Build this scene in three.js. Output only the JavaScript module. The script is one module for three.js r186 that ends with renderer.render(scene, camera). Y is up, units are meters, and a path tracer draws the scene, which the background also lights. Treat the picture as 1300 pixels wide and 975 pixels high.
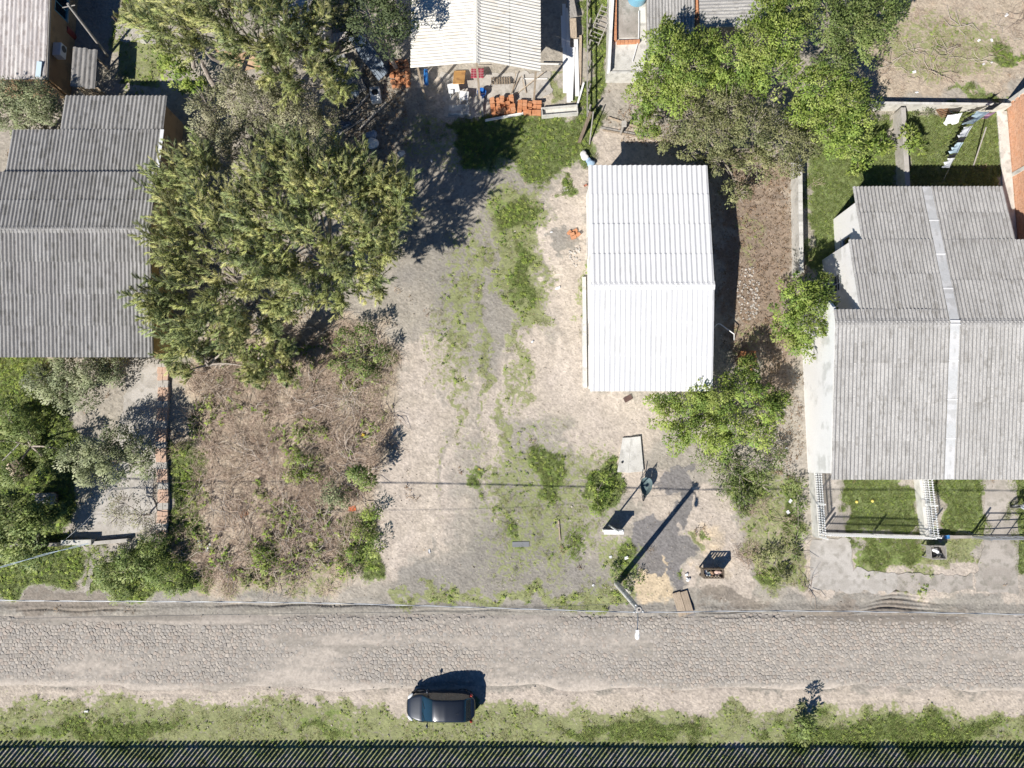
import * as THREE from 'three';
import { Sky } from 'three/addons/objects/Sky.js';
import { mergeGeometries } from 'three/addons/utils/BufferGeometryUtils.js';
import { RoundedBoxGeometry } from 'three/addons/geometries/RoundedBoxGeometry.js';

// ---------------------------------------------------------------- camera, sky, sun, exposure
const scene = new THREE.Scene();
const FL = 902, CAM_H = 42, TILT = Math.atan(100.5 / FL), CT = Math.cos(TILT), ST = Math.sin(TILT);
const camera = new THREE.PerspectiveCamera(2 * Math.atan(487.5 / FL) * 180 / Math.PI, 4 / 3, 0.5, 3000);
camera.position.set(0, CAM_H, 0);
camera.up.set(0, 0, -1);
camera.lookAt(0, 0, -CAM_H * Math.tan(TILT));
camera.updateMatrixWorld(true);
scene.add(camera);

const AZ = 48 * Math.PI / 180, EL = 43.5 * Math.PI / 180;
const sunDir = new THREE.Vector3(-Math.cos(AZ) * Math.cos(EL), Math.sin(EL), Math.sin(AZ) * Math.cos(EL));
const sky = new Sky();
sky.scale.setScalar(2000);
sky.name = 'sky'; sky.userData.kind = 'structure';
sky.material.uniforms.sunPosition.value.copy(sunDir);
sky.material.uniforms.turbidity.value = 1.8;
sky.material.uniforms.rayleigh.value = 0.8;
sky.material.uniforms.mieCoefficient.value = 0.004;
if (sky.material.uniforms.cloudCoverage) sky.material.uniforms.cloudCoverage.value = 0;
scene.add(sky);
scene.environmentIntensity = 0.1;
const sun = new THREE.DirectionalLight(new THREE.Color(1, 0.94, 0.855), 5);
sun.position.copy(sunDir).multiplyScalar(90);
sun.target.position.set(0, 0, -6);
sun.castShadow = true;
sun.shadow.mapSize.set(4096, 4096);
Object.assign(sun.shadow.camera, { left: -45, right: 45, top: 45, bottom: -45, near: 10, far: 200 });
scene.add(sun, sun.target);
const renderer = new THREE.WebGLRenderer({ antialias: true });
renderer.setSize(1024, 768);
renderer.toneMapping = THREE.LinearToneMapping;
renderer.toneMappingExposure = 1.36;
renderer.shadowMap.enabled = true;

// ---------------------------------------------------------------- helpers
const V = (x, y, z) => new THREE.Vector3(x, y, z);
function rngOf(seed) { let a = seed >>> 0; return () => { a = (a + 0x6D2B79F5) | 0; let t = Math.imul(a ^ (a >>> 15), 1 | a); t = (t + Math.imul(t ^ (t >>> 7), 61 | t)) ^ t; return ((t ^ (t >>> 14)) >>> 0) / 4294967296; }; }
let rnd = rngOf(7);
const rr = (a, b) => a + (b - a) * rnd();
const pick = (a) => a[Math.floor(rnd() * a.length)];
// survey: a place on the air photograph (1300 x 975) at a known height above the ground -> metres
function at(px, py, h = 0) {
  const a = (px - 650) / FL, b = -(py - 487.5) / FL, dy = -CT + b * ST, k = (h - CAM_H) / dy;
  return V(k * a, h, k * (-ST - b * CT));
}
const H1 = (x, y) => { let h = Math.imul(x | 0, 374761393) ^ Math.imul(y | 0, 668265263); h = Math.imul(h ^ (h >>> 13), 1274126177); return ((h ^ (h >>> 16)) >>> 0) / 4294967296; };
function vn(x, y) { const i = Math.floor(x), j = Math.floor(y); let u = x - i, v = y - j; u = u * u * (3 - 2 * u); v = v * v * (3 - 2 * v); const a = H1(i, j), b = H1(i + 1, j), c = H1(i, j + 1), d = H1(i + 1, j + 1); return a + (b - a) * u + (c - a) * v + (a - b - c + d) * u * v; }
function fbm(x, y, o = 4) { let s = 0, w = 0.5, t = 0; for (let k = 0; k < o; k++) { s += w * vn(x, y); t += w; x = x * 2.03 + 17.3; y = y * 2.03 - 9.1; w *= 0.5; } return s / t; }
const clamp = (x, a = 0, b = 1) => Math.min(b, Math.max(a, x));
const sst = (a, b, x) => { const t = clamp((x - a) / (b - a)); return t * t * (3 - 2 * t); };
const lerp = (a, b, t) => a + (b - a) * t;
const toS = (c) => Math.round(255 * clamp(c <= 0.0031308 ? c * 12.92 : 1.055 * Math.pow(c, 1 / 2.4) - 0.055));

const taken = {};
function numbered(n) { const k = taken[n] = (taken[n] ?? -1) + 1; return k ? n + '_' + String(k).padStart(3, '0') : n; }
function tag(o, label, category, group, kind) { Object.assign(o.userData, { label, category }); if (group) o.userData.group = group; if (kind) o.userData.kind = kind; return o; }
function thing(name, label, category, p = [0, 0, 0], turn = 0, group) {
  const o = new THREE.Group(); o.name = numbered(name);
  if (p.isVector3) o.position.copy(p); else o.position.set(...p);
  o.rotation.y = turn; scene.add(o); return tag(o, label, category, group);
}
function copyOf(src, p, turn, label) { const c = src.clone(); c.userData = { ...src.userData }; c.name = numbered(src.name.replace(/_\d{3}$/, '')); if (p) (p.isVector3 ? c.position.copy(p) : c.position.set(...p)); if (turn !== undefined) c.rotation.y = turn; if (label) c.userData.label = label; scene.add(c); return c; }
// uv in metres from the dominant axis of each face
function boxUV(g) {
  g = g.index ? g.toNonIndexed() : g;
  const p = g.attributes.position, uv = new Float32Array(p.count * 2), a = V(), b = V(), c = V();
  for (let i = 0; i < p.count; i += 3) {
    a.fromBufferAttribute(p, i); b.fromBufferAttribute(p, i + 1); c.fromBufferAttribute(p, i + 2);
    const n = b.clone().sub(a).cross(c.clone().sub(a)), ax = Math.abs(n.x), ay = Math.abs(n.y), az = Math.abs(n.z);
    [a, b, c].forEach((q, k) => { const [u, v] = ay >= ax && ay >= az ? [q.x, q.z] : ax >= az ? [q.z, q.y] : [q.x, q.y]; uv[(i + k) * 2] = u; uv[(i + k) * 2 + 1] = v; });
  }
  g.setAttribute('uv', new THREE.BufferAttribute(uv, 2)); return g;
}
function joined(gs) {
  const list = gs.map((g) => { g = g.index ? g.toNonIndexed() : g; for (const k of Object.keys(g.attributes)) if (!['position', 'normal', 'uv', 'color'].includes(k)) g.deleteAttribute(k); if (!g.attributes.normal) g.computeVertexNormals(); return g; });
  const col = list.every((g) => g.attributes.color); if (!col) list.forEach((g) => g.deleteAttribute('color'));
  return list.length === 1 ? list[0] : mergeGeometries(list);
}
function mesh(name, gs, mat, parent = scene) {
  const g = Array.isArray(gs) ? boxUV(joined(gs)) : gs;
  const m = new THREE.Mesh(g, mat); m.castShadow = m.receiveShadow = true;
  m.name = parent === scene ? numbered(name) : name; parent.add(m); return m;
}
const struct = (name, gs, mat) => { const m = mesh(name, gs, mat); m.userData.kind = 'structure'; return m; };
const bx = (sx, sy, sz, x = 0, y = 0, z = 0, ry = 0, rx = 0, rz = 0) => { const g = new THREE.BoxGeometry(sx, sy, sz); if (rx) g.rotateX(rx); if (rz) g.rotateZ(rz); if (ry) g.rotateY(ry); return g.translate(x, y, z); };
const rb = (sx, sy, sz, x = 0, y = 0, z = 0, r = 0.02, ry = 0, rx = 0, rz = 0) => { const g = new RoundedBoxGeometry(sx, sy, sz, 2, Math.min(r, sx / 2.01, sy / 2.01, sz / 2.01)); if (rx) g.rotateX(rx); if (rz) g.rotateZ(rz); if (ry) g.rotateY(ry); return g.translate(x, y, z); };
function bar(a, b, r0, r1 = r0, seg = 8) {
  const d = b.clone().sub(a), L = d.length(), g = new THREE.CylinderGeometry(r1, r0, L, seg, 1);
  g.applyQuaternion(new THREE.Quaternion().setFromUnitVectors(V(0, 1, 0), d.normalize()));
  return g.translate((a.x + b.x) / 2, (a.y + b.y) / 2, (a.z + b.z) / 2);
}
function beam(a, b, w, h) { // a rectangular timber from a to b
  const d = b.clone().sub(a), L = d.length(), g = new THREE.BoxGeometry(w, h, L);
  const m = new THREE.Matrix4().lookAt(b, a, Math.abs(d.y) > 0.9 * L ? V(1, 0, 0) : V(0, 1, 0)); g.applyMatrix4(m);
  return g.translate((a.x + b.x) / 2, (a.y + b.y) / 2, (a.z + b.z) / 2);
}
const tube = (pts, r, seg = 6, n) => new THREE.TubeGeometry(new THREE.CatmullRomCurve3(pts), n || pts.length * 5, r, seg);
const lathe = (pts, n = 20) => new THREE.LatheGeometry(pts.map(([r, y]) => new THREE.Vector2(Math.max(r, 0.0005), y)), n);
function jitter(g, amt, seed = 1) { const p = g.attributes.position; for (let i = 0; i < p.count; i++) { const x = p.getX(i), y = p.getY(i), z = p.getZ(i), k = Math.round(x * 999) + Math.round(y * 7777) * 3 + Math.round(z * 5333) * 7; p.setXYZ(i, x + (H1(k, seed) - 0.5) * amt, y + (H1(k, seed + 1) - 0.5) * amt, z + (H1(k, seed + 2) - 0.5) * amt); } g.computeVertexNormals(); return g; }

// ---------------------------------------------------------------- procedural materials
function noiseTex(size, fn, srgb = true, rep = 1) { // fn(u,v in texels) -> [r,g,b] linear or grey
  const d = new Uint8Array(size * size * 4);
  for (let j = 0; j < size; j++) for (let i = 0; i < size; i++) { const c = fn(i, j), k = (j * size + i) * 4; if (srgb) { d[k] = toS(c[0]); d[k + 1] = toS(c[1]); d[k + 2] = toS(c[2]); } else d[k] = d[k + 1] = d[k + 2] = clamp(c) * 255; d[k + 3] = 255; }
  const t = new THREE.DataTexture(d, size, size); t.wrapS = t.wrapT = THREE.MirroredRepeatWrapping; t.magFilter = THREE.LinearFilter; t.minFilter = THREE.LinearMipmapLinearFilter; t.generateMipmaps = true;
  if (srgb) t.colorSpace = THREE.SRGBColorSpace; t.repeat.set(rep, rep); t.needsUpdate = true; return t;
}
const bumpBase = noiseTex(256, (i, j) => fbm(i * 0.11, j * 0.11, 4), false);
const mix3 = (a, b, t) => [lerp(a[0], b[0], t), lerp(a[1], b[1], t), lerp(a[2], b[2], t)];
const mul3 = (a, k) => [a[0] * k, a[1] * k, a[2] * k];
// mottled surface: two colours mixed by coarse noise, stains of a third, fine grain; tile of `metres`
function mottled(a, b, stain, { metres = 4, coarse = 5, stainAt = 0.62, soft = 0.12, grain = 0.12, size = 512, stretch = [1, 1], rough = 0.9, bump = 0.004, seed = 0, ...rest } = {}) {
  const s = coarse / size, map = noiseTex(size, (i, j) => {
    const x = i * stretch[0] + seed * 61.7, y = j * stretch[1] + seed * 33.1;
    let c = mix3(a, b, sst(0.3, 0.7, fbm(x * s, y * s, 4)));
    if (stain) c = mix3(c, stain, 0.8 * sst(stainAt - soft, stainAt + soft, fbm(x * s * 2.3 + 50, y * s * 2.3 + 80, 5)));
    return mul3(c, 1 + grain * (fbm(x * 0.31, y * 0.31, 2) - 0.5) * 2 + grain * (H1(i + seed, j) - 0.5));
  }, true, 1 / metres);
  const m = new THREE.MeshStandardMaterial({ map, roughness: rough, ...rest });
  if (bump) { const t = bumpBase.clone(); t.repeat.set(1 / Math.min(metres, 1.5), 1 / Math.min(metres, 1.5)); t.needsUpdate = true; m.bumpMap = t; m.bumpScale = bump; }
  return m;
}
const flat = (r, g, b, roughness = 0.8, metalness = 0) => new THREE.MeshStandardMaterial({ color: new THREE.Color().setRGB(r, g, b), roughness, metalness });
const M = {
  fibreDark: [0, 1, 2].map((k) => mottled([0.25, 0.242, 0.232], [0.31, 0.3, 0.288], [0.17, 0.162, 0.152], { metres: 3, coarse: 6, seed: k * 5 + 1, stainAt: 0.62, grain: 0.3 })),
  fibreGrey: [0, 1, 2].map((k) => mottled([0.325 + k * 0.016, 0.318 + k * 0.016, 0.306 + k * 0.016], [0.375 + k * 0.016, 0.367 + k * 0.016, 0.353 + k * 0.016], [0.245, 0.236, 0.22], { metres: 3, coarse: 6, seed: k * 5 + 20, stainAt: 0.66, grain: 0.42 })),
  fibreMid: [0, 1, 2].map((k) => mottled([0.25 + k * 0.018, 0.245 + k * 0.018, 0.237 + k * 0.018], [0.3 + k * 0.018, 0.294 + k * 0.018, 0.285 + k * 0.018], [0.18, 0.174, 0.162], { metres: 3, coarse: 6, seed: k * 5 + 9, stainAt: 0.64, grain: 0.42 })),
  fibrePale: [0, 1].map((k) => mottled([0.47, 0.44, 0.43], [0.56, 0.53, 0.51], [0.36, 0.32, 0.3], { metres: 3, coarse: 6, seed: k * 5 + 40, grain: 0.25 })),
  roofCream: [0, 1].map((k) => mottled([0.66, 0.64, 0.58], [0.73, 0.71, 0.65], [0.55, 0.5, 0.42], { metres: 4, seed: 60 + k, stainAt: 0.7, grain: 0.08, rough: 0.7, bump: 0.001 })),
  roofWhite: [0, 1].map((k) => mottled([0.7, 0.705, 0.71], [0.75, 0.75, 0.75], [0.62, 0.62, 0.61], { metres: 4, seed: 70 + k, stainAt: 0.72, grain: 0.04, rough: 0.6, bump: 0.0005 })),
  ridgeCap: mottled([0.52, 0.53, 0.53], [0.6, 0.6, 0.6], [0.45, 0.45, 0.44], { metres: 3, seed: 80, grain: 0.15 }),
  plaster: mottled([0.79, 0.785, 0.765], [0.82, 0.815, 0.795], [0.55, 0.55, 0.52], { metres: 6, coarse: 4, stainAt: 0.68, soft: 0.14, grain: 0.06, seed: 90 }),
  plasterYellow: mottled([0.4, 0.27, 0.1], [0.46, 0.33, 0.13], [0.27, 0.19, 0.09], { metres: 5, seed: 95, stainAt: 0.66 }),
  plasterBrown: mottled([0.3, 0.2, 0.12], [0.36, 0.25, 0.15], [0.2, 0.15, 0.1], { metres: 5, seed: 97, stainAt: 0.64 }),
  concrete: mottled([0.4, 0.375, 0.34], [0.48, 0.455, 0.42], [0.32, 0.3, 0.265], { metres: 4, coarse: 7, stainAt: 0.62, soft: 0.16, grain: 0.16, seed: 100 }),
  concretePale: mottled([0.55, 0.54, 0.5], [0.64, 0.63, 0.59], [0.36, 0.35, 0.32], { metres: 4, coarse: 6, stainAt: 0.65, soft: 0.18, grain: 0.12, seed: 105 }),
  concreteDirty: mottled([0.33, 0.3, 0.265], [0.42, 0.385, 0.345], [0.25, 0.235, 0.2], { metres: 4, coarse: 7, stainAt: 0.6, soft: 0.16, grain: 0.16, seed: 108 }),
  brick: [0, 1, 2].map((k) => mottled([0.52, 0.22 + k * 0.02, 0.1 + k * 0.02], [0.58, 0.28, 0.15], [0.38, 0.18, 0.1], { metres: 1.2, seed: 110 + k, grain: 0.2, size: 256 })),
  brickPale: [0, 1, 2].map((k) => mottled([0.6, 0.31 + k * 0.02, 0.18 + k * 0.02], [0.66, 0.39, 0.26], [0.5, 0.28, 0.18], { metres: 1.2, seed: 117 + k, grain: 0.2, size: 256 })),
  mortar: mottled([0.4, 0.38, 0.34], [0.47, 0.45, 0.4], null, { metres: 1.5, seed: 115, size: 256 }),
  wood: [0, 1, 2].map((k) => mottled([0.32 + k * 0.06, 0.26 + k * 0.05, 0.19 + k * 0.035], [0.4 + k * 0.06, 0.32 + k * 0.05, 0.24 + k * 0.04], [0.2, 0.16, 0.12], { metres: 1.2, coarse: 6, stretch: [6, 0.7], seed: 120 + k, size: 256, grain: 0.2 })),
  woodGrey: mottled([0.3, 0.28, 0.255], [0.38, 0.36, 0.33], [0.18, 0.165, 0.15], { metres: 1.2, coarse: 6, stretch: [6, 0.7], seed: 125, size: 256, grain: 0.2 }),
  woodDark: mottled([0.13, 0.1, 0.075], [0.19, 0.15, 0.11], [0.07, 0.055, 0.04], { metres: 1.2, coarse: 6, stretch: [6, 0.7], seed: 127, size: 256 }),
  barkGrey: mottled([0.3, 0.26, 0.22], [0.42, 0.37, 0.32], [0.17, 0.145, 0.12], { metres: 0.8, coarse: 8, seed: 130, size: 256, bump: 0.01, grain: 0.3 }),
  barkDark: mottled([0.12, 0.095, 0.075], [0.19, 0.155, 0.12], null, { metres: 0.8, coarse: 8, seed: 133, size: 256, bump: 0.01, grain: 0.3 }),
  steel: flat(0.45, 0.46, 0.47, 0.45, 0.6), whitePaint: flat(0.78, 0.78, 0.77, 0.55), whitePlastic: flat(0.76, 0.77, 0.78, 0.4),
  rust: mottled([0.2, 0.11, 0.06], [0.28, 0.16, 0.09], [0.12, 0.075, 0.05], { metres: 1, seed: 140, size: 256 }),
  black: flat(0.018, 0.018, 0.02, 0.6), rubber: flat(0.025, 0.025, 0.025, 0.9), darkGrey: flat(0.09, 0.095, 0.1, 0.7),
  bluePlastic: flat(0.03, 0.16, 0.5, 0.45), tarpBlue: flat(0.05, 0.16, 0.32, 0.5), tankBlue: flat(0.2, 0.45, 0.6, 0.45),
  glass: new THREE.MeshPhysicalMaterial({ color: 0x0a1216, roughness: 0.05, metalness: 0, clearcoat: 1, clearcoatRoughness: 0.03 }),
  stone: mottled([0.5, 0.47, 0.43], [0.6, 0.57, 0.53], [0.36, 0.33, 0.29], { metres: 0.8, seed: 150, size: 256 }),
};
// ---------------------------------------------------------------- ground: what grows and lies where
const GX0 = -42, GX1 = 42, GZ0 = -38, GZ1 = 26, MW = 672, MH = 512;
const masks = {};
const maskOf = (k) => masks[k] ??= new Float32Array(MW * MH);
const mi = (x) => (x - GX0) / (GX1 - GX0) * MW - 0.5, mj = (z) => (z - GZ0) / (GZ1 - GZ0) * MH - 0.5;
function ell(kind, px, py, rx, ry = rx, s = 1, rot = 0, soft = 0.55) { // an elliptic patch, radii in photograph pixels
  const c = at(px, py), m = maskOf(kind), ax = rx * 0.0466, az = ry * 0.0466, R = Math.max(ax, az) * 1.05, cr = Math.cos(rot), sr = Math.sin(rot);
  for (let j = Math.max(0, Math.floor(mj(c.z - R))); j <= Math.min(MH - 1, mj(c.z + R)); j++) for (let i = Math.max(0, Math.floor(mi(c.x - R))); i <= Math.min(MW - 1, mi(c.x + R)); i++) {
    const dx = (i + 0.5) / MW * (GX1 - GX0) + GX0 - c.x, dz = (j + 0.5) / MH * (GZ1 - GZ0) + GZ0 - c.z, u = (dx * cr + dz * sr) / ax, v = (-dx * sr + dz * cr) / az;
    m[j * MW + i] = Math.max(m[j * MW + i], s * (1 - sst(1 - soft, 1, Math.hypot(u, v))));
  }
}
function poly(kind, pts, s = 1, feather = 0.5) { // a patch with a surveyed outline
  const w = pts.map(([x, y]) => at(x, y)), m = maskOf(kind), xs = w.map((p) => p.x), zs = w.map((p) => p.z);
  for (let j = Math.max(0, Math.floor(mj(Math.min(...zs) - feather))); j <= Math.min(MH - 1, mj(Math.max(...zs) + feather)); j++) for (let i = Math.max(0, Math.floor(mi(Math.min(...xs) - feather))); i <= Math.min(MW - 1, mi(Math.max(...xs) + feather)); i++) {
    const x = (i + 0.5) / MW * (GX1 - GX0) + GX0, z = (j + 0.5) / MH * (GZ1 - GZ0) + GZ0; let ins = false, d = 1e9;
    for (let a = 0, b = w.length - 1; a < w.length; b = a++) {
      const p = w[a], q = w[b]; if ((p.z > z) !== (q.z > z) && x < (q.x - p.x) * (z - p.z) / (q.z - p.z) + p.x) ins = !ins;
      const ex = q.x - p.x, ez = q.z - p.z, t = clamp(((x - p.x) * ex + (z - p.z) * ez) / (ex * ex + ez * ez)); d = Math.min(d, Math.hypot(p.x + t * ex - x, p.z + t * ez - z));
    }
    m[j * MW + i] = Math.max(m[j * MW + i], s * sst(-feather, feather, ins ? d : -d));
  }
}
const warped = (kind, x, z) => maskAt(kind, x + (fbm(x * 0.8, z * 0.8, 3) - 0.5) * 2.4, z + (fbm(x * 0.8 + 40, z * 0.8 + 12, 3) - 0.5) * 2);
function maskAt(kind, x, z) {
  const m = masks[kind]; if (!m) return 0;
  const u = clamp(mi(x), 0, MW - 1.01), v = clamp(mj(z), 0, MH - 1.01), i = Math.floor(u), j = Math.floor(v), a = u - i, b = v - j, k = j * MW + i;
  return (m[k] * (1 - a) + m[k + 1] * a) * (1 - b) + (m[k + MW] * (1 - a) + m[k + MW + 1] * a) * b;
}
// pale trodden sand
poly('sand', [[505, 430], [585, 430], [590, 560], [580, 640], [560, 700], [500, 735], [430, 745], [480, 690], [495, 600], [500, 500]], 0.95, 0.9);
poly('sand', [[700, 225], [752, 215], [752, 500], [905, 500], [830, 560], [800, 640], [740, 600], [720, 540], [640, 540], [600, 640], [590, 480], [640, 440], [690, 400], [690, 300]], 0.9, 0.9);
poly('sand', [[870, 630], [920, 625], [945, 690], [950, 750], [885, 755], [875, 700]], 1.3, 0.5);
poly('sand', [[780, 590], [850, 600], [850, 660], [800, 660]], 0.9, 0.5);
poly('sand', [[755, 165], [840, 165], [840, 215], [755, 215]], 1.2, 0.3);
poly('sand', [[540, 95], [700, 95], [700, 145], [560, 150]], 0.8, 0.6);
poly('sand', [[-60, 872], [1360, 872], [1360, 908], [-60, 905]], 1.1, 0.35);
poly('sand', [[1020, 690], [1300, 720], [1300, 760], [1020, 760]], 0.7, 0.4);
ell('yellow', 828, 735, 26, 40, 1.2); ell('yellow', 835, 715, 16, 20, 0.9); ell('yellow', 905, 700, 40, 40, 0.55);
// grey soil and dark gritty path
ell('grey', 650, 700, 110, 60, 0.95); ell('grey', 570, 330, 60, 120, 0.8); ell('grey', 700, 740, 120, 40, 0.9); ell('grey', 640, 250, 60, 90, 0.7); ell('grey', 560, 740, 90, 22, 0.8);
poly('grey', [[-60, 758], [1360, 758], [1360, 792], [-60, 786]], 0.95, 0.25); ell('grey', 1130, 785, 190, 22, 1.2); ell('grey', 60, 772, 130, 14, 1.1); ell('grey', 720, 308, 18, 28, 1); ell('grey', 660, 770, 300, 10, 1);
poly('grit', [[848, 588], [880, 590], [872, 640], [868, 700], [876, 752], [858, 760], [846, 710], [822, 725], [786, 715], [782, 690], [820, 668], [850, 655]], 1.4, 0.22);
ell('grit', 868, 782, 26, 14, 0.9);
// brown bare soil beside the white roofed house
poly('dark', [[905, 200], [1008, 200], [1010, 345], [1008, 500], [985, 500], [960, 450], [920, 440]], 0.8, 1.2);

ell('litter', 990, 540, 40, 90, 0.9); ell('litter', 860, 150, 110, 70, 0.9); ell('litter', 470, 160, 70, 100, 0.8); ell('litter', 330, 330, 120, 140, 0.8); 
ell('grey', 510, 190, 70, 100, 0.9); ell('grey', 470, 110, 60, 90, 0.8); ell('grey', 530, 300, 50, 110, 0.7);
// dry straw
poly('dry', [[225, 430], [490, 400], [500, 480], [490, 600], [470, 700], [420, 752], [250, 755], [215, 690], [230, 560]], 1.05, 1.3);
poly('dry', [[1090, -40], [1340, -40], [1340, 60], [1280, 110], [1130, 122], [1090, 110]], 1.05, 0.9);
ell('dry', 980, 680, 50, 70, 0.55); ell('dry', 1000, 250, 60, 60, 0.3); ell('dry', 1020, 730, 40, 30, 0.5);
// thin grass
poly('thin', [[620, 240], [690, 230], [695, 420], [650, 420], [625, 330]], 0.85, 0.8);
poly('thin', [[590, 560], [690, 540], [770, 570], [780, 690], [740, 740], [610, 745], [600, 640]], 0.6, 2.2);
poly('thin', [[560, 300], [630, 300], [590, 500], [540, 500]], 0.5, 0.8); ell('thin', 585, 400, 10, 90, 0.8); ell('thin', 545, 420, 8, 90, 0.45); ell('thin', 735, 380, 14, 60, 0.6); ell('thin', 610, 470, 8, 120, 0.6);
poly('thin', [[490, 750], [790, 748], [790, 770], [490, 762]], 0.9, 0.25); poly('thin', [[-60, 888], [1360, 902], [1360, 960], [-60, 960]], 0.8, 0.4); poly('thin', [[-60, 938], [1360, 944], [1360, 1040], [-60, 1040]], 0.55, 0.4);
poly('thin', [[940, 600], [1022, 600], [1030, 752], [960, 745], [950, 680]], 0.7, 0.5); ell('thin', 785, 710, 40, 45, 0.65); ell('thin', 780, 750, 50, 24, 0.6); ell('thin', 1240, 60, 80, 60, 0.55); ell('thin', 880, 695, 10, 26, 0.9); ell('thin', 460, 480, 45, 90, 0.5); ell('thin', 350, 740, 130, 30, 0.5);
poly('thin', [[140, -40], [215, -40], [215, 125], [146, 122]], 0.85, 0.4); ell('thin', 950, 310, 30, 50, 0.45); ell('thin', 960, 430, 30, 40, 0.4); poly('thin', [[690, 110], [716, 90], [716, 130], [690, 130]], 0.9, 0.3);
poly('thin', [[1085, 684], [1250, 684], [1250, 722], [1085, 722]], 0.85, 0.3); ell('thin', 1160, 740, 30, 24, 0.7); ell('thin', 1115, 738, 14, 30, 0.35); ell('thin', 560, 180, 80, 60, 0.5);
ell('thin', 1200, 60, 130, 70, 0.62); ell('thin', 610, 400, 14, 200, 0.72); ell('thin', 655, 450, 16, 130, 0.62); ell('thin', 580, 480, 9, 120, 0.66, 0.05); ell('thin', 560, 600, 7, 90, 0.5); ell('thin', 640, 590, 12, 150, 0.68); ell('thin', 700, 640, 60, 90, 0.66); ell('grey', 620, 380, 40, 160, 0.72); ell('grey', 680, 620, 70, 90, 0.6);
// green grass
poly('lush', [[-60, 690], [115, 690], [105, 752], [-60, 758]], 1, 0.4); poly('lush', [[-60, 455], [80, 455], [110, 560], [90, 690], [-60, 690]], 0.95, 0.5); poly('lush', [[212, 560], [262, 570], [258, 690], [212, 690]], 1, 0.5); poly('lush', [[120, 690], [250, 690], [262, 752], [120, 757]], 1, 0.4);
poly('lush', [[1066, 606], [1166, 606], [1166, 680], [1066, 680]], 1, 0.18); poly('lush', [[1188, 600], [1246, 600], [1246, 682], [1188, 682]], 1.2, 0.15); poly('lush', [[1290, 600], [1360, 600], [1360, 725], [1290, 725]], 1.1, 0.15); poly('lush', [[1080, 685], [1180, 685], [1150, 720], [1085, 715]], 0.7, 0.3);
poly('lush', [[1022, 150], [1132, 142], [1132, 240], [1085, 270], [1070, 330], [1050, 350], [1022, 345]], 0.92, 0.4); poly('lush', [[1150, 138], [1272, 138], [1276, 245], [1150, 245]], 0.85, 0.25);
poly('lush', [[560, 150], [745, 142], [742, 210], [690, 235], [640, 215], [580, 215]], 0.9, 0.6); poly('lush', [[744, -40], [772, -40], [770, 150], [740, 200], [738, 120]], 0.95, 0.35);
ell('lush', 655, 270, 28, 34, 0.9); ell('lush', 665, 350, 16, 60, 0.75); ell('lush', 690, 600, 26, 55, 0.75); ell('lush', 765, 620, 24, 50, 0.9); ell('lush', 605, 610, 14, 22, 0.8); ell('lush', 380, 595, 30, 30, 1); ell('lush', 460, 690, 34, 60, 1); ell('lush', 335, 710, 22, 22, 1); ell('lush', 465, 450, 40, 40, 0.75); ell('lush', 790, 705, 20, 30, 0.7); ell('lush', 715, 235, 12, 14, 0.9); ell('lush', 745, 340, 8, 20, 0.6); ell('lush', 735, 690, 20, 40, 0.55); ell('lush', 650, 690, 10, 40, 0.5);
ell('lush', 120, 925, 150, 16, 0.8); ell('lush', 420, 925, 60, 12, 0.7); ell('lush', 800, 930, 130, 16, 0.8); ell('lush', 1130, 930, 220, 22, 0.9); ell('lush', 950, 620, 40, 50, 0.7); ell('lush', 1005, 640, 14, 60, 0.8); ell('lush', 900, 690, 8, 12, 0.8); ell('lush', 1280, 68, 30, 16, 0.9); ell('lush', 1240, 118, 50, 8, 0.8); ell('lush', 875, 730, 8, 6, 0.9); ell('lush', 975, 720, 30, 20, 0.7);

ell('track', 537, 470, 5, 60, 1, 0.02); ell('track', 545, 600, 12, 120, 0.8, -0.08); ell('track', 520, 690, 10, 70, 0.8, 0.35); ell('track', 700, 330, 12, 90, 0.8); ell('track', 628, 600, 8, 130, 0.5); ell('track', 575, 640, 6, 120, 0.5); ell('track', 720, 470, 20, 60, 0.7); ell('track', 560, 500, 5, 90, 0.6); ell('grey', 566, 560, 8, 120, 0.55); ell('grey', 605, 560, 7, 130, 0.6); ell('grey', 545, 690, 8, 60, 0.7, 0.15); ell('grey', 700, 420, 16, 40, 0.5);
ell('rust', 1120, 790, 150, 26, 1.1); ell('rust', 80, 770, 120, 16, 0.8); ell('rust', 930, 762, 60, 16, 0.9);
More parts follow.
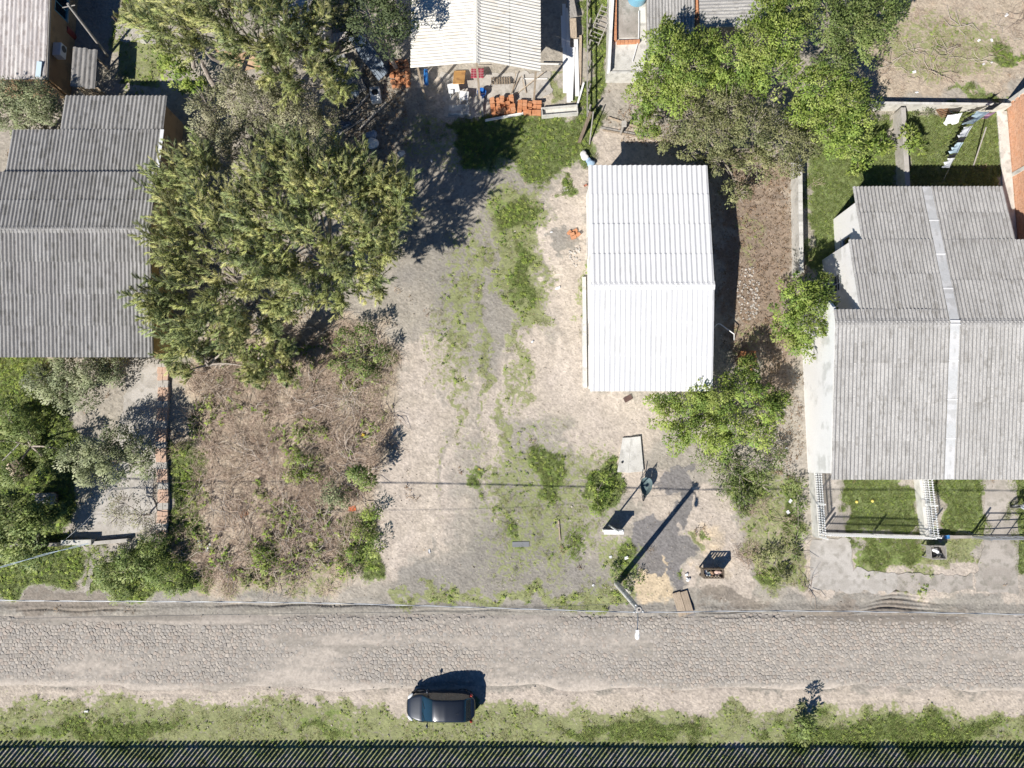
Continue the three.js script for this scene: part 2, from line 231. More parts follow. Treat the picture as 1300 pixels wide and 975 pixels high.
// small relief of the ground, the drain along the road and its wheel ruts
const ROAD_Z0 = 8.7, ROAD_Z1 = 12.9;
const roadEdge = (x) => 0.9 * (fbm(x * 0.3 + 60, 8.8, 4) - 0.5);
const rut = (x, z, x0, x1, zc, bow, w, d) => { if (x < x0 || x > x1) return 0; const t = (x - x0) / (x1 - x0), c = zc - bow * Math.sin(Math.PI * t) + 0.05 * Math.sin(x * 1.7), e = Math.sin(Math.PI * t); return -d * e * Math.exp(-(((z - c) / w) ** 2)); };
function gh(x, z) {
  let y = 0.05 * (fbm(x * 0.35, z * 0.35, 3) - 0.5) + 0.035 * (fbm(x * 1.3 + 9, z * 1.3, 3) - 0.5);
  if (z > 6.5 && z < 15) {
    const wob = 0.22 * (fbm(x * 0.22, 3.3, 3) - 0.5) * 2;
    y -= 0.1 * (sst(ROAD_Z0 - 0.5 + wob, ROAD_Z0 + 0.3 + wob, z) * (1 - sst(ROAD_Z1 - 0.7 + roadEdge(x), ROAD_Z1 + 0.1 + roadEdge(x), z)));
    y -= 0.07 * Math.exp(-(((z - 8.05 - wob) / 0.28) ** 2)) + 0.05 * (fbm(x * 0.9, z * 6, 3) - 0.5) * Math.exp(-(((z - 8.2) / 0.5) ** 2));
    for (let k = 0; k < 5; k++) y += rut(x, z, 18.8 + k * 0.5, 25.6 - k * 0.35, 8.62 - k * 0.2, 0.35 + 0.06 * k, 0.05, k % 2 ? 0.06 : 0.13);
    y += rut(x, z, -19, -4, 8.15, 0.05, 0.06, 0.1) + rut(x, z, -30, -20, 8.3, -0.1, 0.06, 0.07) + rut(x, z, -8, 3, 8.5, 0.1, 0.06, 0.06) + rut(x, z, 9.8, 15, 8.5, 0, 0.05, 0.09) + rut(x, z, 20, 28, 9.05, -0.1, 0.05, 0.09) + rut(x, z, 12, 17, 8.75, 0.1, 0.05, 0.07);
    y += rut(x, z, -29, -14, 13.1, 0.05, 0.06, 0.04) + rut(x, z, 17, 26, 13.5, 0.15, 0.06, 0.04);
  }
  return y;
}
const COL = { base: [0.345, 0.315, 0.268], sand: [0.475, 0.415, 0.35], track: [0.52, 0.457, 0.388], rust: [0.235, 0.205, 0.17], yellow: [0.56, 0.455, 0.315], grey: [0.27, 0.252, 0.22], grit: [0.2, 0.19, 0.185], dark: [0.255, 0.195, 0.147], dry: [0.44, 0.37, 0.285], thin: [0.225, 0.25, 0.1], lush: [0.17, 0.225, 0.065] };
const ORDER = [['sand', 0.5, 0.3], ['grey', 0.55, 0.35], ['track', 0.5, 0.4], ['rust', 0.5, 0.35], ['yellow', 0.5, 0.35], ['dark', 0.5, 0.3], ['dry', 0.5, 0.25], ['grit', 0.5, 0.15], ['thin', 0.55, 0.16], ['lush', 0.5, 0.16]];
{
  const S = 2048, d = new Uint8Array(S * S * 4), bd = new Uint8Array(S * S * 4);
  for (let j = 0; j < S; j++) {
    const z = GZ0 + (j + 0.5) / S * (GZ1 - GZ0);
    for (let i = 0; i < S; i++) {
      const x = GX0 + (i + 0.5) / S * (GX1 - GX0);
      const n1 = fbm(x * 0.8, z * 0.8, 3), n2 = fbm(x * 2.9 + 31, z * 2.9, 3), n3 = vn(x * 11, z * 11), n4 = H1(i, j), n5 = fbm(x * 5.7, z * 5.7 + 77, 2);
      const wx = x + (n1 - 0.5) * 2.4 + (n2 - 0.5) * 0.9, wz = z + (fbm(x * 0.8 + 40, z * 0.8 + 12, 3) - 0.5) * 2.0 + (n5 - 0.5) * 0.6;
      let c = COL.base;
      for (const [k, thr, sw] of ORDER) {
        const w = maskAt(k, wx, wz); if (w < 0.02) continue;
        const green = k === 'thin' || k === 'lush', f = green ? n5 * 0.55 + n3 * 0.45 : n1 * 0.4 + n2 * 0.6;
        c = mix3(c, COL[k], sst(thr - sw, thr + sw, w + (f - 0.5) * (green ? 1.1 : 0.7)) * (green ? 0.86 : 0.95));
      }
      const g = 1 + 0.3 * (n2 - 0.5) + 0.3 * (n3 - 0.5) + 0.24 * (n4 - 0.5) + 0.3 * (n5 - 0.5), k = (j * S + i) * 4;
      const peb = n4 > 0.9972 ? 1.5 : n4 < 0.004 ? 0.55 : 1;
      d[k] = toS(c[0] * g * peb); d[k + 1] = toS(c[1] * g * peb); d[k + 2] = toS(c[2] * g * peb * (1 + 0.06 * (n1 - 0.5))); d[k + 3] = 255;
      bd[k] = bd[k + 1] = bd[k + 2] = clamp(0.35 * n3 + 0.4 * n5 + 0.25 * n4) * 255; bd[k + 3] = 255;
    }
  }
  const tx = (a, s) => { const t = new THREE.DataTexture(a, S, S); t.magFilter = THREE.LinearFilter; t.minFilter = THREE.LinearMipmapLinearFilter; t.generateMipmaps = true; if (s) t.colorSpace = THREE.SRGBColorSpace; t.needsUpdate = true; return t; };
  const mat = new THREE.MeshStandardMaterial({ map: tx(d, true), bumpMap: tx(bd), bumpScale: 0.045, roughness: 0.97 });
  const zs = []; for (let z = GZ0; z < GZ1 - 1e-6;) { zs.push(z); z += z > 7 && z < 9.6 ? 0.045 : z > 9.6 && z < 14.5 ? 0.1 : 0.25; } zs.push(GZ1);
  const nx = 420, pos = [], uv = [], idx = [];
  for (const z of zs) for (let i = 0; i <= nx; i++) { const x = GX0 + i / nx * (GX1 - GX0); pos.push(x, gh(x, z), z); uv.push((x - GX0) / (GX1 - GX0), (z - GZ0) / (GZ1 - GZ0)); }
  for (let j = 0; j < zs.length - 1; j++) for (let i = 0; i < nx; i++) { const a = j * (nx + 1) + i, b = a + nx + 1; idx.push(a, b, a + 1, a + 1, b, b + 1); }
  const g = new THREE.BufferGeometry(); g.setAttribute('position', new THREE.Float32BufferAttribute(pos, 3)); g.setAttribute('uv', new THREE.Float32BufferAttribute(uv, 2)); g.setIndex(idx); g.computeVertexNormals();
  struct('ground', g, mat);
  const far = new THREE.Shape([[-900, -900], [900, -900], [900, 900], [-900, 900]].map(([a, b]) => new THREE.Vector2(a, b)));
  far.holes.push(new THREE.Path([[GX0 + 0.5, -GZ1 + 0.5], [GX0 + 0.5, -GZ0 - 0.5], [GX1 - 0.5, -GZ0 - 0.5], [GX1 - 0.5, -GZ1 + 0.5]].map(([a, b]) => new THREE.Vector2(a, b))));
  struct('far_ground', [new THREE.ShapeGeometry(far).rotateX(-Math.PI / 2).translate(0, -0.1, 0)], mottled([0.2, 0.21, 0.1], [0.32, 0.29, 0.2], [0.4, 0.35, 0.28], { metres: 30, coarse: 9, seed: 3, bump: 0 }));
}
// ---------------------------------------------------------------- road of irregular set stones, half covered with sand
const bare = (x, z) => { const t = (z - ROAD_Z0) / (ROAD_Z1 - ROAD_Z0); return 0.62 * sst(0.02, 0.2, t) * (1 - sst(0.8, 0.98, t)) + 1.9 * (fbm(x * 0.17 + 4, z * 0.9 + 2, 4) - 0.5) + 0.25 * sst(-20, 5, x) - 0.3 * sst(0.55, 0.8, t) * (1 - sst(-24, -14, x)) - 0.08; };
const roadY = (x, z) => 0.012 + 0.03 * (fbm(x * 0.5 + 5, z * 0.9, 3) - 0.5) - 0.16 * (1 - sst(ROAD_Z0 - 0.35, ROAD_Z0 + 0.35, z)) - 0.16 * sst(ROAD_Z1 - 0.5 + roadEdge(x), ROAD_Z1 + 0.4 + roadEdge(x), z);
{
  const S = 2048, T = 256, za = ROAD_Z0 - 0.4, zb = ROAD_Z1 + 0.9, d = new Uint8Array(S * T * 4);
  for (let j = 0; j < T; j++) for (let i = 0; i < S; i++) {
    const x = GX0 + (i + 0.5) / S * (GX1 - GX0), z = za + (j + 0.5) / T * (zb - za), b = bare(x, z);
    let c = mix3([0.455, 0.408, 0.355], [0.32, 0.293, 0.258], sst(0.1, 0.55, b + (vn(x * 5, z * 5) - 0.5) * 0.3));
    c = mix3(c, [0.29, 0.265, 0.23], 0.75 * sst(0.5, 0.68, fbm(x * 0.25 + 70, z * 1.6, 4)));
    c = mix3(c, [0.24, 0.212, 0.18], 0.8 * sst(0.35, 0.75, maskAt('rust', x + (fbm(x, z * 2, 3) - 0.5) * 2, z) + (vn(x * 3, z * 6) - 0.5) * 0.5));
    const g = 1 + 0.24 * (fbm(x * 4, z * 7, 3) - 0.5) + 0.28 * (vn(x * 12, z * 12) - 0.5) + 0.2 * (H1(i, j) - 0.5), k = (j * S + i) * 4;
    d[k] = toS(c[0] * g); d[k + 1] = toS(c[1] * g); d[k + 2] = toS(c[2] * g); d[k + 3] = 255;
  }
  const t = new THREE.DataTexture(d, S, T); t.magFilter = THREE.LinearFilter; t.minFilter = THREE.LinearMipmapLinearFilter; t.generateMipmaps = true; t.colorSpace = THREE.SRGBColorSpace; t.needsUpdate = true;
  const nx = 420, nz = 44, pos = [], uv = [], idx = [];
  for (let j = 0; j <= nz; j++) for (let i = 0; i <= nx; i++) { const x = GX0 + i / nx * (GX1 - GX0), v = j / nz, z = za + v * (zb - za); pos.push(x, roadY(x, z), z); uv.push(i / nx, v); }
  for (let j = 0; j < nz; j++) for (let i = 0; i < nx; i++) { const a = j * (nx + 1) + i, b = a + nx + 1; idx.push(a, b, a + 1, a + 1, b, b + 1); }
  const g = new THREE.BufferGeometry(); g.setAttribute('position', new THREE.Float32BufferAttribute(pos, 3)); g.setAttribute('uv', new THREE.Float32BufferAttribute(uv, 2)); g.setIndex(idx); g.computeVertexNormals();
  const road = struct('road', g, new THREE.MeshStandardMaterial({ map: t, roughness: 0.96 }));
  // the stones: irregular polygons with joints between them
  rnd = rngOf(21);
  const cell = 0.2, n = Math.ceil(74 / cell), m = Math.ceil((ROAD_Z1 - ROAD_Z0) / cell) + 1, sx = -37, sz = ROAD_Z0 - 0.1;
  const pt = (i, j) => [sx + (i + 0.5 + 0.82 * (H1(i + 991, j) - 0.5) + (j & 1) * 0.4) * cell, sz + (j + 0.5 + 0.8 * (H1(i, j + 1777) - 0.5)) * cell];
  const P = [], N = [], C = [], tones = [[0.365, 0.336, 0.297], [0.391, 0.357, 0.319], [0.332, 0.306, 0.276], [0.408, 0.370, 0.323], [0.383, 0.332, 0.285], [0.348, 0.327, 0.297]];
  for (let i = 0; i < n; i++) for (let j = 0; j < m; j++) {
    const [cx, cz] = pt(i, j), b = bare(cx, cz); if (b < 0.04 + 0.3 * H1(i, j)) continue;
    let pg = [[-0.3, -0.3], [0.3, -0.3], [0.3, 0.3], [-0.3, 0.3]];
    for (let a = -2; a <= 2; a++) for (let q = -2; q <= 2; q++) {
      if (!a && !q) continue; const [ox, oz] = pt(i + a, j + q), dx = ox - cx, dz = oz - cz, L = Math.hypot(dx, dz), nx_ = dx / L, nz_ = dz / L, dd = L / 2 - 0.009, out = [];
      for (let k = 0; k < pg.length; k++) { const A = pg[k], B = pg[(k + 1) % pg.length], sa = A[0] * nx_ + A[1] * nz_ - dd, sb = B[0] * nx_ + B[1] * nz_ - dd; if (sa <= 0) out.push(A); if (sa * sb < 0) { const t = sa / (sa - sb); out.push([A[0] + t * (B[0] - A[0]), A[1] + t * (B[1] - A[1])]); } }
      pg = out; if (pg.length < 3) break;
    }
    if (pg.length < 3) continue;
    const y = roadY(cx, cz) + lerp(-0.016, 0.016, sst(0.1, 0.75, b)) + (H1(i, j + 5) - 0.5) * 0.02, tone = mul3(tones[Math.floor(H1(i + 7, j) * tones.length)], 0.88 + 0.24 * H1(i, j + 33)), tx_ = (H1(i + 3, j) - 0.5) * 0.16, tz_ = (H1(i, j + 3) - 0.5) * 0.16;
    const top = (p, s, dy) => [cx + p[0] * s, y + dy + p[0] * tx_ + p[1] * tz_, cz + p[1] * s];
    for (let k = 0; k < pg.length; k++) {
      const A = pg[k], B = pg[(k + 1) % pg.length], c0 = [cx, y + 0.008, cz], a1 = top(A, 0.8, 0), b1 = top(B, 0.8, 0), a2 = top(A, 1, -0.02), b2 = top(B, 1, -0.02);
      for (const f of [[c0, b1, a1], [a1, b1, b2], [a1, b2, a2]]) { for (const v of f) { P.push(...v); C.push(...tone); } }
    }
  }
  const sg = new THREE.BufferGeometry(); sg.setAttribute('position', new THREE.Float32BufferAttribute(P, 3)); sg.setAttribute('color', new THREE.Float32BufferAttribute(C, 3)); sg.computeVertexNormals();
  const st = mesh('paving_stone', sg, new THREE.MeshStandardMaterial({ vertexColors: true, roughness: 0.9 }), road); st.userData.kind = 'stuff';
}
// ---------------------------------------------------------------- corrugated roofs, sheet by sheet
const sheetCache = {};
function sheetGeo(w, L, waves, p2p, trap, vary = 0) {
  const key = [w.toFixed(3), L.toFixed(3), waves, p2p, trap, vary].join();
  if (sheetCache[key]) return sheetCache[key];
  const prof = [];
  if (trap) for (let k = 0; k < waves; k++) for (const [u, y] of [[0, 0], [0.5, 0], [0.6, 1], [0.86, 1], [0.96, 0]]) prof.push([(k + u) / waves * w, y * p2p]);
  else for (let k = 0; k <= waves * 6; k++) prof.push([k / (waves * 6) * w, p2p * 0.5 * (1 - Math.cos(k / 6 * 2 * Math.PI))]);
  if (trap) prof.push([w, 0]);
  const P = [], U = [], I = [], t = 0.008, n = prof.length;
  for (const [dy] of [[0], [-t]]) for (const z of [0, L]) for (const [x, y] of prof) { P.push(x, y + dy, z); U.push(x * 1.6 + vary * 1.37, z * 0.55 + vary * 2.71); }
  for (let k = 0; k < n - 1; k++) { // top, underside, both ends
    I.push(k, n + k, k + 1, k + 1, n + k, n + k + 1); const b = 2 * n; I.push(b + k, b + k + 1, b + n + k, b + k + 1, b + n + k + 1, b + n + k);
    I.push(k, k + 1, b + k, k + 1, b + k + 1, b + k); I.push(n + k, b + n + k, n + k + 1, n + k + 1, b + n + k, b + n + k + 1);
  }
  for (const k of [0, n - 1]) { const b = 2 * n; I.push(k, b + k, n + k, n + k, b + k, b + n + k); }
  let g = new THREE.BufferGeometry(); g.setAttribute('position', new THREE.Float32BufferAttribute(P, 3)); g.setAttribute('uv', new THREE.Float32BufferAttribute(U, 2)); g.setIndex(I);
  if (trap) g = g.toNonIndexed();
  g.computeVertexNormals(); return sheetCache[key] = g;
}
// eave from E0 to E1, ridge above it from E0+up to E1+up; sheets laid in nv rows, the upper lapping the lower
function roofPlane(parent, E0, E1, up, { pitch = 0.22, p2p = 0.052, sheetW = 1.1, nv = 4, mats, over = 0, trap = false, seed = 1, alt = null, skip }) {
  let u = E1.clone().sub(E0), W = u.length(); u.normalize(); const v = up.clone().normalize(), Ls = up.length();
  let n = v.clone().cross(u); if (n.y < 0) { [E0, E1] = [E1, E0]; u.negate(); n.negate(); }
  const nu = Math.max(1, Math.round(W / sheetW)), w = W / nu, waves = Math.max(1, Math.round(w / pitch)), L = Ls / nv;
  for (let j = 0; j < nv; j++) for (let i = 0; i < nu; i++) {
    if (skip && skip(i, j, nu, nv)) continue;
    const a = alt && alt(i, j, nu, nv), g = sheetGeo(w + 0.001, L + 0.14, waves, p2p, trap, Math.floor(H1(i * 5 + seed, j * 11 + seed) * 6)), m = mesh('roof_sheet', g, a || mats[Math.floor(H1(i + seed * 31, j + seed * 7) * mats.length)], parent);
    const lift = 0.014 * (H1(i + seed, j * 3 + 1)) + 0.004, tilt = 0.022 / L;
    const vz = v.clone().addScaledVector(n, -tilt).normalize(), ny = vz.clone().cross(u).normalize();
    m.matrix.makeBasis(u, ny, vz).setPosition(E0.clone().addScaledVector(u, i * w).addScaledVector(v, j * L - 0.02 - 0.012 * H1(i, j + seed)).addScaledVector(n, 0.022 + lift + over));
    m.matrix.decompose(m.position, m.quaternion, m.scale);
  }
}
// a wall standing on the line a-b (seen from above), its top a list of [distance, height]
function wallGeo(a, b, top, thick = 0.16, holes = []) {
  const d = V(b[0] - a[0], 0, b[1] - a[1]), L = d.length(), s = new THREE.Shape([[0, -0.15], [L, -0.15], ...top.slice().reverse()].map(([x, y]) => new THREE.Vector2(x, y)));
  for (const [x, y, w, h] of holes) s.holes.push(new THREE.Path([[x, y], [x, y + h], [x + w, y + h], [x + w, y]].map(([p, q]) => new THREE.Vector2(p, q))));
  const g = new THREE.ExtrudeGeometry(s, { depth: thick, bevelEnabled: false }); g.translate(0, 0, -thick / 2); g.rotateY(-Math.atan2(d.z, d.x)); return g.translate(a[0], 0, a[1]);
}
function gabled(t, x0, x1, zb, zr, zf, yb, yr, yf, mat, side = {}) { // four walls under a roof whose ridge runs along x
  const e = 0.12, top = [[0, yb - e], [zr - zb, yr - e], [zf - zb, yf - e]];
  mesh('wall', [wallGeo([x0, zb], [x0, zf], top, 0.16, side.left || [])], side.leftMat || mat, t);
  mesh('wall', [wallGeo([x1, zb], [x1, zf], top, 0.16, side.right || [])], mat, t);
  mesh('wall', [wallGeo([x0 + 0.081, zf - 0.08], [x1 - 0.081, zf - 0.08], [[0, yf - e], [x1 - x0 - 0.162, yf - e]])], mat, t);
  mesh('wall', [wallGeo([x0 + 0.081, zb + 0.08], [x1 - 0.081, zb + 0.08], [[0, yb - e], [x1 - x0 - 0.162, yb - e]])], mat, t);
}
// a window set in a hole of a wall that runs along z at x; panes facing -x or +x
function windowX(t, x, z0, y0, w, h, panes = 2, rows = 2, mat = M.whitePaint) {
  const win = new THREE.Group(); win.name = 'window'; t.add(win); win.position.set(x, y0, z0);
  mesh('frame', [bx(0.2, h, 0.05, 0, h / 2, 0.025), bx(0.2, h, 0.05, 0, h / 2, w - 0.025), bx(0.2, 0.05, w - 0.1, 0, 0.025, w / 2), bx(0.2, 0.05, w - 0.1, 0, h - 0.025, w / 2), ...Array.from({ length: panes - 1 }, (_, k) => bx(0.06, h - 0.1, 0.05, 0, h / 2, (k + 1) * w / panes)), ...Array.from({ length: rows - 1 }, (_, k) => bx(0.055, 0.05, w - 0.1, 0, (k + 1) * h / rows, w / 2))], mat, win);
  for (let i = 0; i < panes; i++) for (let j = 0; j < rows; j++) mesh('pane', [bx(0.012, h / rows - 0.06, w / panes - 0.06, 0, (j + 0.5) * h / rows, (i + 0.5) * w / panes)], M.glass, win);
  mesh('sill', [bx(0.3, 0.05, w + 0.1, 0, -0.028, w / 2)], M.concrete, win);
}

// ---- dark roofed house at the left edge
{
  const t = thing('house', 'ochre walled house with weathered dark grey corrugated gable roof beside the pines', 'house', [0, 0, 0]);
  const x0 = -33, x1 = -20.02, zf = -5.88, zr = -12.82, zb = -16.25;
  roofPlane(t, V(x0, 2.88, zf), V(x1, 2.88, zf), V(0, 1.12, zr - zf), { mats: M.fibreMid, nv: 4, seed: 1, p2p: 0.088 });
  roofPlane(t, V(x0, 3.58, zb), V(x1, 3.58, zb), V(0, 0.42, zr - zb), { mats: M.fibreMid, nv: 2, seed: 2, p2p: 0.08 });
  roofPlane(t, V(-28.6, 3.28, -18.95), V(-19.96, 3.28, -18.95), V(0, 0.28, 2.55), { mats: M.fibreMid, nv: 1, seed: 3, sheetW: 1.08, p2p: 0.08, over: -0.13 });
  roofPlane(t, V(-25.9, 2.97, -21.15), V(-20.0, 2.97, -21.15), V(0, 0.26, 2.25), { mats: M.fibreMid, nv: 1, seed: 4, sheetW: 1.18, p2p: 0.08, over: -0.1, skip: (i, j, nu) => false });
  // ridge cap of overlapped bent pieces
  for (let k = 0; k < 12; k++) { const s = new THREE.Shape([[-0.22, -0.05], [0, 0.03], [0.22, -0.05], [0.22, -0.035], [0, 0.05], [-0.22, -0.035]].map(([a, b]) => new THREE.Vector2(a, b))); const g = new THREE.ExtrudeGeometry(s, { depth: 1.12, bevelEnabled: false }); g.rotateY(Math.PI / 2); mesh('ridge_tile', [g.translate(x0 + k * 1.08, 4.045 + (k % 2) * 0.006, zr)], M.fibreMid[k % 3], t); }
  gabled(t, -32.6, -20.45, -16.1, zr, -6.3, 3.45, 3.92, 2.86, M.plasterYellow, { right: [[6.9, 0.75, 1.1, 1.1]] });
  mesh('wall', [wallGeo([-20.45, -20.9], [-20.45, -16.2], [[0, 2.85], [4.7, 3.35]]), wallGeo([-25.6, -20.9], [-20.53, -20.9], [[0, 2.85], [5.07, 2.85]]), wallGeo([-25.6, -20.8], [-25.6, -18.6], [[0, 2.86], [2.2, 3.15]])], M.plasterBrown, t);
  mesh('wall', [wallGeo([-28.3, -18.7], [-25.7, -18.7], [[0, 3.1], [2.6, 3.1]]), wallGeo([-28.3, -18.6], [-28.3, -16.2], [[0, 3.12], [2.4, 3.35]])], M.plasterBrown, t);
  mesh('flashing', [beam(V(-19.95, 3.62, -16.3), V(-19.93, 3.36, -18.9), 0.2, 0.03)], M.whitePlastic, t);
  mesh('verge_board', [beam(V(-19.99, 2.86, zf), V(-19.99, 3.98, zr), 0.04, 0.16), beam(V(-19.985, 3.98, zr), V(-19.985, 3.56, zb), 0.04, 0.16)], M.woodGrey, t);
  windowX(t, -20.45, -9.2, 0.75, 1.1, 1.1, 2, 1, M.woodDark);
  const door = new THREE.Group(); door.name = 'door'; t.add(door); door.position.set(-20.36, 0, -11.6);
  for (let k = 0; k < 5; k++) mesh('plank', [bx(0.04, 2, 0.16, 0, 1, k * 0.165)], M.wood[2], door);
  mesh('handle', [bx(0.05, 0.12, 0.03, 0.045, 1, 0.72)], M.steel, door);
}
// ---- pale roofed house in the top left corner
{
  const t = thing('house', 'brown brick-toned house with pale grey corrugated roof and blue window', 'house', [0, 0, 0]);
  roofPlane(t, V(-33.4, 2.75, -22.25), V(-27.2, 2.75, -22.25), V(0.2, 0.6, -6), { mats: M.fibrePale, nv: 3, seed: 6, pitch: 0.24, p2p: 0.06 });
  roofPlane(t, V(-33.4, 2.75, -34.25), V(-27.2, 2.75, -34.25), V(0.2, 0.6, 5.98), { mats: M.fibrePale, nv: 3, seed: 7, pitch: 0.24, p2p: 0.06 });
  const zb = -33.85, zf = -22.65, L = zf - zb;
  mesh('wall', [wallGeo([-27.55, zb], [-27.55, zf], [[0, 2.7], [L / 2, 3.24], [L, 2.68]], 0.16, [[5.4, 0.9, 1.4, 1.2]])], M.plasterBrown, t);
  mesh('wall', [wallGeo([-33.0, zf + 0.001], [-27.64, zf + 0.001], [[0, 2.66], [5.36, 2.66]])], M.plasterBrown, t);
  mesh('wall', [wallGeo([-33.0, zb], [-27.64, zb], [[0, 2.66], [5.36, 2.66]]), wallGeo([-33.0, zb + 0.09], [-33.0, zf - 0.09], [[0, 2.64], [L / 2, 3.2], [L - 0.18, 2.64]])], M.plasterBrown, t);
  windowX(t, -27.55, zb + 5.4, 0.9, 1.4, 1.2, 2, 1, flat(0.12, 0.3, 0.4, 0.5));
  mesh('roof_patch', [beam(at(50, 78, 3.03), at(48, 98, 2.92), 0.3, 0.012)], flat(0.5, 0.62, 0.7, 0.5), t);
  mesh('verge_board', [beam(V(-27.14, 2.72, -22.25), V(-26.96, 3.31, -28.25), 0.04, 0.15), beam(V(-26.96, 3.31, -28.25), V(-27.14, 2.72, -34.25), 0.04, 0.15)], M.woodGrey, t);
  const ac = thing('air_conditioner', 'white air conditioner box on the shaded brown wall of the corner house', 'air conditioner', [-27.18, 1.5, -24.6]);
  mesh('case', [rb(0.5, 0.55, 0.8, 0, 0.3, 0, 0.03)], M.whitePlastic, ac); mesh('fan_grille', [new THREE.CylinderGeometry(0.2, 0.2, 0.02, 24).rotateZ(Math.PI / 2).translate(0.262, 0.3, -0.12)], M.darkGrey, ac); mesh('bracket', [bx(0.5, 0.03, 0.05, -0.03, 0.005, -0.3), bx(0.5, 0.03, 0.05, -0.03, 0.005, 0.3)], M.steel, ac);
}
// ---- lean-to shed beside it
{
  const t = thing('shed', 'small lean-to shed with a few dark corrugated sheets and a timber frame', 'shed');
  const a = at(92, 60, 2.2), b = at(118, 60, 1.9), c = at(92, 103, 2.2);
  const E0 = V(b.x, 1.85, b.z - 0.2), E1 = V(b.x, 1.85, c.z + 0.1), up = V(a.x - b.x, 0.35, 0);
  for (let k = 0; k < 5; k++) { const g = sheetGeo(0.27, c.z - a.z + 0.35, 1, 0.05, false); const m = mesh('roof_sheet', g, M.fibreDark[k % 3], t); m.position.set(a.x + k * 0.26, 2.15 - k * 0.055, a.z - 0.1 + 0.12 * H1(k, 4)); m.rotation.z = -0.2; }
  for (const [x, z, h] of [[a.x + 0.1, a.z + 0.1, 2.08], [a.x + 0.1, c.z - 0.1, 2.08], [b.x - 0.15, a.z + 0.1, 1.78], [b.x - 0.15, c.z - 0.1, 1.78]]) mesh('post', [bx(0.09, h, 0.09, x, h / 2, z)], M.wood[0], t);
  mesh('rafter', [beam(V(a.x, 2.12, a.z + 0.1), V(b.x, 1.82, a.z + 0.1), 0.06, 0.1)], M.wood[1], t); mesh('rafter', [beam(V(a.x, 2.12, c.z - 0.1), V(b.x, 1.82, c.z - 0.1), 0.06, 0.1)], M.wood[1], t);
  for (let k = 0; k < 7; k++) mesh('board', [bx(0.14, 1.5 + 0.1 * H1(k, 2), 0.025, a.x + 0.05 + k * 0.19, 0.75, c.z + 0.03 * H1(k, 1))], M.wood[k % 3], t);
}
// ---- cream roofed house, ribs running across, ridge towards the back
{
  const t = thing('house', 'small house with cream ribbed metal roof above a cluttered porch', 'house');
  const zf = -22.35, zb = -34, xr = -2.0, xl = -5.74, xR = 1.62;
  roofPlane(t, V(xl, 3.8, zb), V(xl, 3.8, zf), V(xr - xl, 0.58, 0), { mats: M.roofCream, nv: 2, seed: 9, pitch: 0.195, p2p: 0.06, sheetW: 0.98 });
  roofPlane(t, V(xR, 3.2, zb), V(xR, 3.2, zf - 0.15), V(xr - xR, 1.18, 0), { mats: M.roofCream, nv: 2, seed: 10, pitch: 0.195, p2p: 0.06, sheetW: 0.98 });
  for (let k = 0; k < 8; k++) { const s = new THREE.Shape([[-0.2, -0.05], [0, 0.02], [0.2, -0.08], [0.2, -0.065], [0, 0.04], [-0.2, -0.035]].map(([a, b]) => new THREE.Vector2(a, b))); mesh('ridge_tile', [new THREE.ExtrudeGeometry(s, { depth: 1.5, bevelEnabled: false }).translate(xr, 4.43 + (k % 2) * 0.006, zb + k * 1.46)], M.roofCream[k % 2], t); }
  const wf = zf - 2.7;
  mesh('wall', [wallGeo([xl + 0.4, wf], [xR - 0.3, wf], [[0, 3.75], [xr - xl - 0.4, 4.25], [xR - xl - 0.7, 3.1]], 0.16, [[3.9, 0, 0.9, 2.1]])], M.plaster, t);
  mesh('wall', [wallGeo([xl + 0.4, zb + 0.3], [xl + 0.4, wf - 0.09], [[0, 3.74], [wf - zb - 0.39, 3.74]])], M.plaster, t);
  mesh('wall', [wallGeo([xR - 0.3, zb + 0.3], [xR - 0.3, wf - 0.09], [[0, 3.15], [wf - zb - 0.39, 3.15]]), wallGeo([xl + 0.5, zb + 0.3], [xR - 0.4, zb + 0.3], [[0, 3.7], [3.2, 4.2], [xR - xl - 0.9, 3.1]])], M.plaster, t);
  mesh('door', [bx(0.86, 2.06, 0.05, xl + 0.4 + 4.35, 1.03, wf)], M.woodDark, t);
  for (const x of [xl + 0.35, xr, xR - 0.25]) mesh('porch_post', [bx(0.12, x === xr ? 4.2 : x < 0 ? 3.75 : 3.1, 0.12, x, x === xr ? 2.1 : x < 0 ? 1.87 : 1.55, zf - 0.15)], M.wood[0], t);
}
// ---- small roof behind the pines
{
  const t = thing('shed', 'small shed roofed with pale horizontal ribs, half hidden behind pine crowns', 'shed');
  const a = at(355, -20, 2.7), b = at(412, 46, 2.7);
  roofPlane(t, V(a.x, 2.5, a.z), V(a.x, 2.5, b.z), V(b.x - a.x, 0.4, 0), { mats: M.fibrePale, nv: 1, seed: 12, pitch: 0.22, p2p: 0.05, sheetW: 0.9 });
  mesh('wall', [wallGeo([a.x + 0.2, a.z + 0.2], [a.x + 0.2, b.z - 0.2], [[0, 2.4], [b.z - a.z - 0.4, 2.4]]), wallGeo([b.x - 0.15, a.z + 0.2], [b.x - 0.15, b.z - 0.2], [[0, 2.75], [b.z - a.z - 0.4, 2.75]])], M.woodGrey, t);
  mesh('wall', [wallGeo([a.x + 0.29, b.z - 0.3], [b.x - 0.24, b.z - 0.3], [[0, 2.42], [b.x - a.x - 0.53, 2.72]])], M.woodGrey, t);
}
